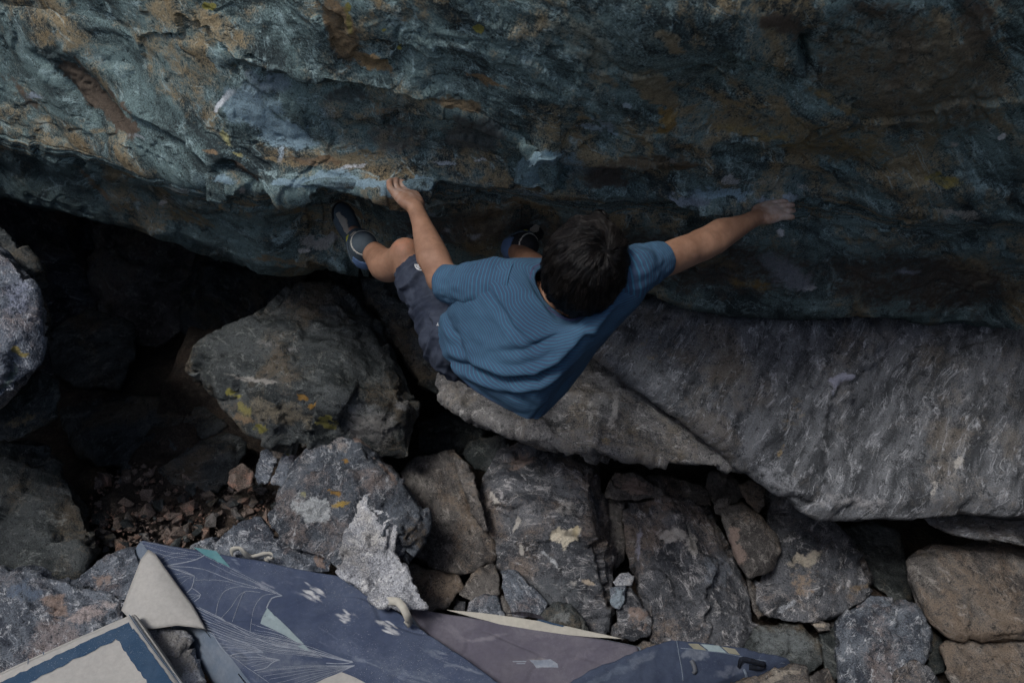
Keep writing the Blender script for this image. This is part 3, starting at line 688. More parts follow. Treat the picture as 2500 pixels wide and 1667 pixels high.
# ---------------------------------------------------------------- boulders under the overhang
rock('big streaked grey slab boulder on the right, under the right arm',
     [(1420, 760), (1600, 690), (1900, 720), (2250, 740), (2560, 770), (2600, 1000), (2560, 1262), (2387, 1232), (2317, 1228), (2243, 1216), (2168, 1246), (2125, 1268), (2045, 1274), (1997, 1259), (1917, 1222), (1864, 1179), (1829, 1129), (1822, 1084), (1773, 1049), (1693, 1004), (1600, 928), (1530, 903), (1457, 872), (1400, 840)],
     2.86, 0.36, 0.05, 0.5, mat='slab', rough=0.8, fol=cdir(0.80, -0.58, 0.2), vox=0.0085, smooth=8, ring=3, chisel=0.45,
     paint=[(2060, 925, 34, 18, -10, (0.30, 0.31, 0.38), 0.8), (2040, 955, 16, 14, 0, (0.33, 0.34, 0.40), 0.7), (2340, 1130, 10, 70, 20, PALE, 0.6), (2290, 1180, 8, 50, 25, PALE, 0.5), (1900, 1180, 90, 40, 40, (0.26, 0.27, 0.29), 0.5), (2080, 1220, 120, 24, 0, (0.28, 0.28, 0.29), 0.5), (1910, 1100, 8, 30, 30, OCHRE, 0.6), (1940, 1010, 30, 60, 20, OCHRE, 0.35), (1600, 850, 60, 50, 0, OCHRE, 0.3)])
rock('paler low boulder beneath the hem of the blue shirt, left of the big slab',
     [(1085, 870), (1060, 940), (1110, 992), (1190, 1032), (1250, 1046), (1293, 1066), (1357, 1097), (1426, 1102), (1506, 1090), (1530, 1068), (1624, 1097), (1677, 1134), (1730, 1142), (1773, 1134), (1816, 1150), (1900, 1140), (1900, 1000), (1640, 900), (1500, 880), (1350, 800), (1180, 790)],
     3.02, 0.80, 0.05, 0.45, mat='lightgrey', rough=0.9, fol=cdir(0.2, 0.4, 0.8), vox=0.007, ring=0, smooth=1, chisel=0.9,
     inner=[(1390, 960, 0.10), (1520, 950, 0.10), (1640, 985, 0.06), (1300, 960, 0.06)],
     paint=[(1500, 1000, 14, 60, 8, PALE, 0.7), (1440, 1010, 10, 50, -8, PALE, 0.6), (1330, 1060, 60, 26, 20, PALE, 0.4), (1470, 1080, 20, 12, 0, OCHRE, 0.6), (1560, 1000, 8, 40, 5, PALE, 0.5), (1560, 960, 90, 10, 0, (0.27, 0.26, 0.24), 0.5)])
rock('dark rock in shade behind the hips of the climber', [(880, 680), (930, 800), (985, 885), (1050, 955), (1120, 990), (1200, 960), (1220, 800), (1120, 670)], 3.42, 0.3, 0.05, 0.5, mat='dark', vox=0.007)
rock('thin pale slab jutting out under the lower edge of the big streaked slab',
     [(2235, 1240), (2317, 1232), (2424, 1243), (2560, 1270), (2580, 1350), (2500, 1332), (2424, 1312), (2317, 1300), (2270, 1276)], 2.95, 0.8, 0.05, 0.6, mat='slab', fol=cdir(0.1, 0.9, 0.3), rough=0.7)
rock('dark pyramid boulder spotted with yellow lichen, left of the climber',
     [(457, 904), (484, 842), (595, 781), (680, 723), (733, 684), (829, 688), (872, 733), (925, 818), (978, 884), (1036, 962), (1022, 1020), (1006, 1125), (984, 1134), (935, 1097), (840, 1052), (787, 1066), (702, 1095), (600, 1056), (553, 994), (500, 946)],
     3.28, 0.45, 0.03, 0.6, mat='dark', rough=0.7, strata=0.7, fol=cdir(0.3, 0.9, 0.25), vox=0.0055, smooth=1, ring=0,
     inner=[(534, 905, 0.12), (608, 926, 0.19), (667, 945, 0.23), (822, 961, 0.30), (977, 975, 0.17)],
     paint=[(735, 966, 15, 9, 10, ORNG, 1.3), (762, 993, 18, 14, 20, (0.30, 0.17, 0.04), 0.7), (806, 1033, 20, 11, 0, LICH, 1.25), (575, 965, 22, 12, 30, LICH, 0.8), (596, 1000, 22, 12, 20, LICH, 0.75), (632, 1045, 26, 10, 10, LICH, 0.7), (595, 1020, 34, 14, 15, RUST, 0.7), (680, 1010, 120, 40, 8, (0.155, 0.135, 0.10), 0.55), (900, 1040, 80, 60, 30, (0.20, 0.195, 0.185), 0.6), (880, 1000, 60, 20, 10, (0.16, 0.18, 0.185), 0.6), (620, 925, 90, 7, 8, (0.27, 0.26, 0.24), 0.8), (700, 850, 100, 8, 10, (0.15, 0.15, 0.15), 0.6), (990, 985, 30, 30, 0, (0.2, 0.2, 0.195), 0.6)])
rock('blue-grey boulder with orange lichen flecks behind the upright pale slab',
     [(774, 1067), (838, 1037), (881, 1054), (923, 1097), (961, 1150), (987, 1182), (1014, 1214), (1051, 1252), (1049, 1284), (1030, 1337), (987, 1374), (875, 1410), (817, 1380), (747, 1345), (680, 1325), (653, 1257), (694, 1177), (715, 1124)],
     3.02, 0.6, 0.06, 0.55, mat='bluedark', fol=cdir(0.6, -0.5, 0.5), vox=0.005, smooth=1, ring=0, inner=[(915, 1150, 0.13), (880, 1085, 0.09), (770, 1180, 0.10), (940, 1300, 0.09)],
     paint=[(846, 1123, 12, 9, 0, ORNG, 0.9), (820, 1205, 24, 8, 20, ORNG, 0.8), (830, 1230, 30, 10, -20, (0.32, 0.22, 0.06), 0.7), (745, 1205, 10, 8, 0, LICH, 0.6), (760, 1240, 50, 40, 0, (0.33, 0.35, 0.36), 0.7), (870, 1070, 60, 10, 38, PINK, 0.7), (940, 1150, 50, 9, 52, PINK, 0.7), (820, 1080, 40, 26, 20, (0.28, 0.25, 0.23), 0.5), (1010, 1300, 40, 50, 0, (0.10, 0.08, 0.06), 0.5)])
rock('upright pale speckled slab with a jagged right edge beside the blue pad',
     [(838, 1330), (955, 1340), (979, 1360), (984, 1380), (1000, 1402), (1012, 1444), (1046, 1484), (982, 1490), (920, 1480), (880, 1440), (817, 1394), (833, 1353)],
     2.80, 0.55, 0.03, 0.22, more=[([(859, 1236), (875, 1204), (902, 1172), (918, 1196), (936, 1222), (955, 1256), (958, 1262), (940, 1350), (836, 1340), (852, 1289)], 2.915, 0.55, 0.0, 0.3), ([(880, 1270), (957, 1258), (973, 1292), (962, 1345), (870, 1360)], 2.89, 0.55, 0.0, 0.25)], ring=0, mat='pale', fol=cdir(0.2, 0.4, 0.9), vox=0.004, smooth=1, strata=0.5, rough=0.8, paint=[(895, 1190, 26, 26, 0, (0.30, 0.36, 0.42), 0.7)])
rock('long striped blue-grey rock behind the top edge of the blue pad',
     [(470, 1340), (534, 1312), (592, 1292), (672, 1312), (737, 1329), (795, 1350), (814, 1369), (809, 1398), (694, 1400), (614, 1390), (520, 1370)], 2.93, 0.7, 0.06, 0.5, mat='blue', fol=cdir(0.25, 0.9, 0.3), vox=0.0045, paint=[(795, 1365, 18, 16, 0, PINK, 0.9)])
rock('small rounded grey knob above the striped rock behind the blue pad', [(540, 1308), (592, 1270), (635, 1260), (662, 1284), (674, 1322), (600, 1318)], 2.99, 0.5, 0.12, 0.7, mat='blue', vox=0.0045)
rock('large blue and pink mottled boulder filling the lower left corner',
     [(-120, 1400), (0, 1377), (59, 1396), (107, 1417), (176, 1417), (240, 1436), (299, 1460), (318, 1480), (300, 1530), (240, 1640), (100, 1720), (-120, 1720)], 2.76, 0.8, 0.06, 0.6, mat='blue', fol=cdir(0.6, 0.6, 0.4), vox=0.0055,
     paint=[(130, 1480, 50, 30, 20, PINK, 0.7), (210, 1500, 60, 30, -10, (0.36, 0.31, 0.30), 0.7), (60, 1440, 60, 30, 0, (0.10, 0.13, 0.18), 0.6), (270, 1475, 30, 20, 0, (0.38, 0.34, 0.33), 0.6)])
rock('grey rock with a pink face tucked behind the left corner of the blue pad', [(187, 1412), (240, 1374), (267, 1356), (299, 1337), (335, 1332), (350, 1430), (304, 1470), (230, 1440)], 2.86, 0.6, 0.10, 0.7, mat='blue', vox=0.0045, paint=[(250, 1410, 30, 24, 0, PINK, 0.6)])
rock('dark layered boulder at the left edge, below the cave mouth', [(-150, 1090), (0, 1084), (64, 1086), (128, 1070), (155, 1150), (176, 1246), (230, 1310), (224, 1337), (208, 1364), (197, 1416), (107, 1420), (0, 1390), (-150, 1400)], 3.1, 0.55, 0.07, 0.5, mat='dark', fol=cdir(0.15, 0.9, 0.3), vox=0.007)
rock('bluish streaked boulder cut off by the left edge of the picture', [(-260, 560), (0, 600), (32, 622), (78, 690), (101, 790), (123, 862), (96, 903), (32, 955), (0, 992), (-120, 1060), (-300, 1000)], 2.62, 0.25, 0.05, 0.6, mat='blue', fol=cdir(0.75, 0.5, 0.3), vox=0.006, smooth=2,
     inner=[(20, 840, 0.08), (60, 850, 0.05), (0, 700, 0.05)], paint=[(40, 860, 26, 16, 0, (0.26, 0.21, 0.08), 0.9), (20, 930, 14, 40, 25, (0.08, 0.11, 0.10), 0.6), (45, 720, 40, 60, 35, (0.25, 0.27, 0.34), 0.5)])
rock('dark brown rock rising behind the bluish boulder at the left edge', [(-100, 470), (0, 555), (40, 590), (90, 650), (118, 760), (120, 860), (40, 900), (-150, 900)], 3.05, 0.2, 0.06, 0.6, mat='dark')
rock('dark rock in shade below the bluish boulder at the left edge', [(-60, 1000), (32, 950), (96, 905), (144, 931), (149, 969), (133, 1017), (64, 1062), (-60, 1090)], 3.0, 0.4, 0.08, 0.6, mat='dark', paint=[(50, 1030, 60, 16, -20, OCHRE, 0.5)])
# inside the cave, in near darkness
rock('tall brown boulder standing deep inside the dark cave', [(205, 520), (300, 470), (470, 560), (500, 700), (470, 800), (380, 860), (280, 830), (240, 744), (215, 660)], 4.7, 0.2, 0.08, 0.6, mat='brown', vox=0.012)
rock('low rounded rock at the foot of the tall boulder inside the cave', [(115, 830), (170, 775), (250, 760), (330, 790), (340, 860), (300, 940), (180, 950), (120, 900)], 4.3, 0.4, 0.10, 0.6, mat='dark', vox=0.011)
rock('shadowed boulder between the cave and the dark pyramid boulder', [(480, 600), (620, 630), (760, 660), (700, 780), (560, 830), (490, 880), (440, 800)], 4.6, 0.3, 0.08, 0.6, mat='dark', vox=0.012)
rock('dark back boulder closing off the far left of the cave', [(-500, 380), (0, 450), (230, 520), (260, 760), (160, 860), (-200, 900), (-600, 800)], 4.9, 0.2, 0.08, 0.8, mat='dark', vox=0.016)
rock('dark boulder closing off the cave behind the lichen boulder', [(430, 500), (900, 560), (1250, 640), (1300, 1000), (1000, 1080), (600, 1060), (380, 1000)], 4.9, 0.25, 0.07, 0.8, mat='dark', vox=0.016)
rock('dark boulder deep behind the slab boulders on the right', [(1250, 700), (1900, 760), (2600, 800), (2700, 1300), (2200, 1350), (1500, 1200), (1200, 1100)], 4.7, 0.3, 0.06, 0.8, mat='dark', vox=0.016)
rock('dark sloping ledge at the back of the reddish rubble', [(380, 1150), (480, 1080), (560, 1050), (606, 1074), (596, 1120), (560, 1175), (530, 1200), (440, 1190)], 3.55, 0.7, 0.06, 0.5, mat='dark', vox=0.006, strata=1.4)
rock('dim slope of rock rising left of the rubble in the cave', [(150, 1000), (330, 960), (480, 980), (560, 1040), (480, 1090), (380, 1140), (240, 1140), (170, 1090)], 3.85, 0.7, 0.06, 0.5, mat='dark', vox=0.009)
rock('left one of two upright blocks at the top of the rubble', [(622, 1160), (636, 1104), (652, 1092), (678, 1118), (656, 1178), (630, 1182)], 3.28, 0.4, 0.05, 0.8, mat='blue', vox=0.0035, smooth=1, rough=0.6, cat='stone', name='stone')
rock('right one of two upright blocks at the top of the rubble', [(660, 1180), (688, 1116), (704, 1092), (724, 1100), (708, 1160), (690, 1188)], 3.22, 0.4, 0.05, 0.8, mat='blue', vox=0.0035, smooth=1, rough=0.6, cat='stone', name='stone', paint=[(705, 1108, 9, 7, 0, LICH, 0.8)])
rock('lichen-dotted wedge under the dark pyramid boulder', [(655, 1090), (680, 1076), (716, 1090), (722, 1104), (690, 1124), (668, 1116)], 3.3, 0.5, 0.08, 0.7, mat='brown', vox=0.004, cat='stone', name='stone', paint=[(674, 1090, 8, 7, 0, LICH, 0.9)])
rock('pinkish angular stone below the two upright blocks', [(556, 1180), (562, 1150), (592, 1130), (620, 1150), (614, 1190), (580, 1202)], 3.32, 0.5, 0.14, 0.7, mat='rubble', vox=0.0035, smooth=1, cat='stone', name='stone')
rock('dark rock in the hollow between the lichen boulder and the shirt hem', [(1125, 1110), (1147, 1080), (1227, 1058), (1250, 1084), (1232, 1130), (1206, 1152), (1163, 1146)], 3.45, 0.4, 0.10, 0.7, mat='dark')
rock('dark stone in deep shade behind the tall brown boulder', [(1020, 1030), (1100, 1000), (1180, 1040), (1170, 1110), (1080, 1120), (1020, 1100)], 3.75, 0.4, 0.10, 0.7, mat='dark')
rock('tall smooth brown boulder right of the blue-grey lichen boulder', [(977, 1148), (1014, 1113), (1110, 1102), (1142, 1135), (1160, 1182), (1169, 1236), (1195, 1300), (1203, 1358), (1163, 1392), (1130, 1405), (1046, 1390), (1005, 1365), (1000, 1290)],
     3.22, 0.5, 0.07, 0.55, mat='brown', fol=cdir(0.7, 0.5, 0.3), vox=0.006, strata=0.8)
rock('thin brown plate leaning on the right side of the tall brown boulder', [(1105, 1110), (1145, 1130), (1160, 1180), (1172, 1240), (1192, 1290), (1180, 1300), (1150, 1240), (1120, 1170)], 3.16, 0.5, 0.05, 0.4, mat='brown', vox=0.004, smooth=1)
rock('small grey stone wedged between the brown boulder and the white-patched boulder', [(1166, 1236), (1180, 1224), (1198, 1260), (1196, 1296), (1180, 1298)], 3.2, 0.4, 0.08, 0.8, mat='brown', vox=0.0035, cat='stone', name='stone')
rock('shaded brown rock under the tall brown boulder', [(990, 1376), (1046, 1388), (1120, 1402), (1135, 1430), (1090, 1482), (1030, 1500), (985, 1440)], 3.1, 0.6, 0.08, 0.6, mat='brown', vox=0.006)
rock('wedge-shaped brown stone above the white stripe of the purple pad', [(1115, 1450), (1158, 1400), (1205, 1368), (1218, 1400), (1222, 1450), (1160, 1476)], 3.06, 0.6, 0.07, 0.5, mat='brown', vox=0.0045, cat='stone', name='stone')
rock('rounded bluish stone at the far edge of the purple pad', [(1140, 1500), (1146, 1466), (1180, 1450), (1215, 1456), (1232, 1500), (1190, 1530)], 2.97, 0.5, 0.12, 0.7, mat='blue', vox=0.004, cat='stone', name='stone')
rock('brown sliver of stone standing beside the rounded bluish stone', [(1222, 1450), (1240, 1460), (1256, 1500), (1240, 1520), (1226, 1500)], 2.99, 0.5, 0.08, 0.7, mat='brown', vox=0.0035, cat='stone', name='stone')
rock('tall block boulder with a bright white patch, right of centre',
     [(1182, 1165), (1222, 1104), (1307, 1076), (1371, 1088), (1462, 1129), (1474, 1201), (1480, 1276), (1488, 1371), (1496, 1467), (1490, 1545), (1424, 1560), (1340, 1510), (1280, 1430), (1222, 1390), (1196, 1329), (1184, 1240)],
     3.22, 0.55, 0.05, 0.6, mat='grey', fol=cdir(0.15, 0.85, 0.4), vox=0.005, smooth=1, ring=0, strata=1.2, inner=[(1230, 1150, 0.13), (1440, 1150, 0.13), (1300, 1110, 0.09), (1440, 1300, 0.16), (1300, 1300, 0.15)],
     paint=[(1384, 1308, 34, 24, -8, (0.58, 0.53, 0.43), 1.3), (1400, 1300, 12, 18, 0, (0.45, 0.34, 0.12), 0.7), (1275, 1336, 12, 16, 0, PALE, 0.9), (1440, 1420, 16, 10, 20, (0.45, 0.38, 0.3), 0.9), (1400, 1425, 12, 8, 0, PALE, 0.7), (1205, 1215, 16, 14, 0, PALE, 0.9), (1260, 1280, 10, 30, 40, PALE, 0.8), (1350, 1370, 50, 8, 40, (0.38, 0.4, 0.42), 0.7), (1270, 1120, 50, 26, -20, PINK, 0.6), (1390, 1240, 30, 30, 0, (0.30, 0.29, 0.28), 0.5), (1350, 1450, 120, 60, 10, (0.085, 0.095, 0.105), 0.5)])
rock('leaning bluish splinter of rock at the foot of the white-patched boulder', [(1222, 1392), (1256, 1388), (1300, 1430), (1340, 1475), (1318, 1504), (1256, 1510), (1230, 1460)], 2.98, 0.6, 0.07, 0.4, mat='blue', fol=cdir(0.6, 0.5, 0.2), vox=0.004, smooth=1)
rock('rounded greenish stone touching the white stripe of the purple pad', [(1312, 1502), (1354, 1472), (1393, 1474), (1422, 1510), (1440, 1548), (1390, 1580), (1320, 1550)], 2.9, 0.6, 0.10, 0.6, mat='dark', vox=0.004, paint=[(1370, 1510, 30, 24, 0, (0.17, 0.18, 0.18), 0.6)], cat='stone', name='stone')
rock('ribbed grey boulder with pale top, second block right of centre',
     [(1522, 1216), (1624, 1200), (1656, 1225), (1720, 1241), (1757, 1289), (1784, 1337), (1805, 1390), (1832, 1444), (1838, 1524), (1800, 1590), (1592, 1600), (1570, 1497), (1545, 1433), (1530, 1337), (1524, 1257)],
     3.15, 0.6, 0.07, 0.6, mat='grey', fol=cdir(0.85, 0.3, 0.3), vox=0.005, smooth=1, ring=0, strata=1.3, inner=[(1640, 1280, 0.12), (1740, 1400, 0.10), (1580, 1480, 0.08)],
     paint=[(1640, 1310, 46, 30, 20, (0.42, 0.40, 0.38), 0.8), (1690, 1330, 12, 50, -15, PALE, 0.6), (1560, 1330, 8, 60, 0, (0.30, 0.30, 0.36), 0.6), (1750, 1390, 40, 60, 20, (0.16, 0.18, 0.21), 0.5), (1600, 1230, 50, 16, 0, PINK, 0.5)])
rock('pinkish flat cap stone on top of the ribbed grey boulder', [(1476, 1210), (1500, 1152), (1549, 1153), (1624, 1196), (1626, 1214), (1560, 1218), (1500, 1222)], 3.28, 0.8, 0.06, 0.5, mat='brown', vox=0.0045, paint=[(1545, 1185, 50, 20, 15, PINK, 0.7)], cat='stone', name='stone')
rock('narrow brown column of rock between the two tall grey boulders', [(1479, 1218), (1522, 1218), (1529, 1310), (1526, 1364), (1500, 1396), (1488, 1310)], 3.28, 0.4, 0.10, 0.7, mat='brown', vox=0.0045, strata=1.6, fol=cdir(0.1, 0.95, 0.2))
rock('pinkish faceted stone at the foot of the ribbed grey boulder', [(1506, 1450), (1540, 1430), (1566, 1470), (1594, 1508), (1588, 1550), (1543, 1570), (1510, 1550)], 2.96, 0.5, 0.10, 0.6, mat='grey', vox=0.0038, smooth=1, paint=[(1560, 1500, 30, 30, 0, PINK, 0.6)], cat='stone', name='stone')
rock('small square bluish block beside the white-patched boulder', [(1490, 1432), (1530, 1428), (1526, 1470), (1512, 1488), (1490, 1480)], 2.96, 0.3, 0.05, 0.7, mat='blue', vox=0.003, smooth=1, rough=0.6, paint=[(1508, 1455, 22, 28, 0, (0.24, 0.29, 0.33), 0.8)], cat='stone', name='stone')
rock('pale chip of stone lying above the small square bluish block', [(1496, 1420), (1510, 1402), (1536, 1396), (1550, 1412), (1540, 1430), (1505, 1432)], 3.02, 0.5, 0.10, 0.7, mat='pale', vox=0.003, smooth=1, cat='stone', name='stone')
rock('flat brown plates piled behind the ribbed grey boulder', [(1570, 1160), (1645, 1163), (1693, 1195), (1738, 1200), (1738, 1238), (1688, 1236), (1640, 1222), (1600, 1195)], 3.42, 0.7, 0.06, 0.5, mat='brown', vox=0.005, strata=1.6)
rock('brown stone in the gap under the low end of the big slab', [(1730, 1150), (1789, 1160), (1830, 1190), (1800, 1226), (1750, 1240), (1720, 1200)], 3.45, 0.6, 0.10, 0.6, mat='brown', vox=0.005, cat='stone', name='stone')
rock('small brown stone tight against the lower edge of the big slab', [(1800, 1180), (1840, 1172), (1868, 1190), (1868, 1236), (1850, 1250), (1820, 1224)], 3.25, 0.5, 0.10, 0.7, mat='brown', vox=0.004, cat='stone', name='stone')
rock('smooth egg-shaped brown stone with a pink side', [(1750, 1240), (1812, 1226), (1858, 1257), (1901, 1310), (1910, 1342), (1888, 1396), (1828, 1414), (1796, 1366), (1778, 1300)], 3.1, 0.6, 0.12, 0.6, mat='brown', vox=0.0045, smooth=5, ring=3, chisel=0.4, rough=0.6, strata=0.5, paint=[(1800, 1330, 18, 70, -15, PINK, 0.8)])
rock('small tan stone sitting above the egg-shaped stone', [(1742, 1236), (1755, 1216), (1778, 1214), (1784, 1240), (1766, 1258), (1746, 1254)], 3.2, 0.5, 0.14, 0.8, mat='brown', vox=0.003, cat='stone', name='stone')
rock('wide mottled grey and tan boulder under the big slab', [(1874, 1200), (1944, 1225), (2008, 1268), (2050, 1284), (2082, 1342), (2109, 1364), (2138, 1417), (2125, 1462), (2050, 1474), (2024, 1504), (1970, 1520), (1890, 1515), (1845, 1465), (1874, 1417), (1908, 1342), (1900, 1300), (1880, 1252)],
     3.12, 0.65, 0.07, 0.55, mat='grey', fol=cdir(0.5, -0.6, 0.4), vox=0.006, smooth=2, paint=[(1970, 1360, 60, 22, -15, (0.32, 0.29, 0.24), 0.7), (1920, 1480, 50, 9, -35, (0.35, 0.37, 0.40), 0.6), (1960, 1420, 40, 40, 0, (0.25, 0.19, 0.14), 0.5), (2100, 1440, 40, 16, 0, (0.17, 0.13, 0.09), 0.6)])
rock('small brown wedge stone between the ribbed boulder and the mottled boulder', [(1822, 1412), (1850, 1420), (1876, 1460), (1880, 1500), (1850, 1510), (1830, 1470)], 3.08, 0.6, 0.08, 0.7, mat='brown', vox=0.004, cat='stone', name='stone')
rock('shadowy boulder behind the mottled boulder on the right', [(2056, 1294), (2130, 1273), (2189, 1289), (2212, 1364), (2235, 1454), (2184, 1470), (2130, 1430), (2090, 1358)], 3.3, 0.5, 0.08, 0.6, mat='dark', vox=0.007)
rock('big rounded dark brown boulder at the right edge', [(2210, 1364), (2264, 1328), (2371, 1318), (2500, 1337), (2640, 1380), (2640, 1540), (2500, 1566), (2397, 1570), (2317, 1556), (2264, 1518), (2237, 1465), (2216, 1412)], 2.98, 0.6, 0.09, 0.5, mat='brown', vox=0.007, smooth=6, ring=3, chisel=0.5, rough=0.7)
rock('greenish flat-faced rock below the mottled boulder', [(1815, 1570), (1840, 1534), (1901, 1518), (1960, 1518), (1996, 1566), (2014, 1620), (1960, 1650), (1900, 1660), (1810, 1620)], 2.95, 0.7, 0.06, 0.6, mat='dark', vox=0.0055, paint=[(1910, 1570, 90, 60, 10, (0.13, 0.145, 0.15), 0.6)])
rock('small tan chip on the greenish flat-faced rock', [(1972, 1516), (1996, 1512), (2026, 1522), (2030, 1540), (2000, 1540)], 2.96, 0.7, 0.10, 0.7, mat='brown', vox=0.003, paint=[(2000, 1526, 30, 12, 0, (0.33, 0.29, 0.24), 0.8)], cat='stone', name='stone')
rock('broken dark rock between the greenish rock and its right neighbour', [(2000, 1545), (2040, 1530), (2060, 1580), (2050, 1650), (2020, 1690), (2010, 1620)], 2.94, 0.6, 0.08, 0.7, mat='dark', vox=0.005)
rock('large dim grey boulder near the lower right corner', [(2040, 1520), (2082, 1484), (2168, 1472), (2237, 1484), (2272, 1540), (2262, 1610), (2200, 1720), (2060, 1740), (2040, 1600)], 2.9, 0.65, 0.08, 0.55, mat='blue', vox=0.006)
rock('brown boulder in the lower right corner', [(2300, 1580), (2340, 1558), (2430, 1572), (2560, 1566), (2580, 1760), (2371, 1760), (2310, 1640)], 2.85, 0.65, 0.08, 0.55, mat='brown', vox=0.006)
rock('small peaked stone at the bottom edge on the right', [(2150, 1720), (2190, 1640), (2232, 1606), (2262, 1624), (2330, 1710)], 2.78, 0.5, 0.08, 0.6, mat='grey', vox=0.0045, cat='stone', name='stone')
rock('dark stone at the bottom edge beside the flat near rock', [(1960, 1660), (2020, 1630), (2060, 1690), (2060, 1760), (1960, 1760)], 2.82, 0.5, 0.08, 0.6, mat='brown', vox=0.005, cat='stone', name='stone')
rock('dark round stone filling the gap beneath the big rounded boulder', [(2240, 1470), (2300, 1560), (2310, 1640), (2270, 1650), (2255, 1560)], 3.0, 0.6, 0.08, 0.6, mat='dark', vox=0.005, cat='stone', name='stone')
rock('bluish stone between the mottled boulder and the lower right boulders', [(2090, 1480), (2130, 1452), (2180, 1456), (2190, 1490), (2140, 1500)], 3.0, 0.6, 0.10, 0.6, mat='blue', vox=0.004, cat='stone', name='stone')
rock('flat rough brown rock in front of the dark pad at the bottom edge', [(1740, 1685), (1800, 1660), (1890, 1636), (1949, 1622), (1970, 1628), (1975, 1700), (1900, 1760), (1760, 1750)], 2.40, 0.9, 0.03, 0.5, mat='brown', vox=0.004, smooth=1, strata=1.4, fol=cdir(0.2, 0.9, 0.1), paint=[(1900, 1650, 60, 16, -14, (0.28, 0.25, 0.21), 0.7)])
rock('speckled grey rock showing between the two left pads', [(340, 1530), (400, 1530), (450, 1545), (482, 1610), (500, 1680), (480, 1740), (400, 1740)], 2.62, 0.5, 0.08, 0.5, mat='pale', vox=0.0045, paint=[(420, 1600, 80, 80, 0, (0.19, 0.185, 0.18), 0.7)])
rock('brown rock peeping out behind the dark pad and the ribbed boulder', [(1545, 1580), (1570, 1562), (1610, 1572), (1640, 1590), (1590, 1620)], 2.86, 0.7, 0.08, 0.6, mat='brown', vox=0.004, cat='stone', name='stone')

# outside the frame: the photographer's boulder, and two side boulders added to block light
def big_block(label, pts, seed):
    me = hull_mesh([np.asarray(pts, float)])
    me = evaluated(me, [('REMESH', dict(mode='VOXEL', voxel_size=0.06)), ('SMOOTH', dict(factor=0.5, iterations=3))])
    V, q = roughen(me, 1.6, seed, 1.0, None, 1.0, 0.5); set_attr(me, 'rk', q); set_attr(me, 'paint', np.zeros((len(V), 4)))
    me.polygons.foreach_set('use_smooth', np.ones(len(me.polygons), bool)); tag(link('boulder', me, M['grey']), label, 'boulder')
def blk(x0, x1, y0, y1, z0, z1, t): return [(x, y, z0) for x in (x0, x1) for y in (y0, y1)] + [(x * (1 - t) + (x0 + x1) / 2 * t, y * (1 - t) + (y0 + y1) / 2 * t, z1) for x in (x0, x1) for y in (y0, y1)]
big_block('boulder under the photographer, behind the pads and out of the frame', [(x, y, z) for x in (-2.4, 2.4) for y, z in ((-3.5, -0.3), (0.72, -0.3), (0.72, 1.25), (0.12, 2.15), (-3.5, 2.0))], 501)  # top raised to keep low sky light out of the cave
big_block('added unseen boulder left of the frame that keeps light out of the cave', blk(-6.0, -2.5, 1.1, 5.5, -0.3, 2.45, 0.12), 502)
big_block('added unseen boulder right of the frame that blocks sky light there', blk(2.25, 6.0, -0.9, 5.0, -0.3, 4.2, 0.06), 503)
# ---------------------------------------------------------------- rubble in the cave mouth and small stones in the gaps
def stone_mesh(seed, s=1.0):
    rng = np.random.RandomState(seed)
    P = rng.normal(size=(11, 3)); P /= np.linalg.norm(P, axis=1)[:, None]; P *= np.array([1.0, 0.8, 0.55]) * rng.uniform(0.8, 1.15, (11, 1))
    me = hull_mesh([P * 0.5 * s]); V = verts_of(me)
    set_attr(me, 'rk', V * 0.05 + rng.uniform(-9, 9, 3)); set_attr(me, 'paint', np.zeros((len(V), 4)))
    me.polygons.foreach_set('use_smooth', np.zeros(len(me.polygons), bool)); me.name = 'stone_shape'
    return me
SH = {}
def shape(mat, i):
    if (mat, i) not in SH:
        me = stone_mesh(700 + i + 50 * len(mat)); me.materials.append(M[mat]); SH[mat, i] = me
    return SH[mat, i]
rng = np.random.RandomState(5)
def inside(p, poly):
    x, y = p; c = False; j = len(poly) - 1
    for i in range(len(poly)):
        if (poly[i][1] > y) != (poly[j][1] > y) and x < (poly[j][0] - poly[i][0]) * (y - poly[i][1]) / (poly[j][1] - poly[i][1]) + poly[i][0]: c = not c
        j = i
    return c
RUB = [(215, 1345), (230, 1180), (330, 1130), (470, 1160), (600, 1150), (690, 1190), (670, 1290), (560, 1300), (520, 1345)]
def bed_z(x, y): return 0.24 + 0.05 * math.sin(3 * x + 1) + 0.05 * math.sin(4 * y)
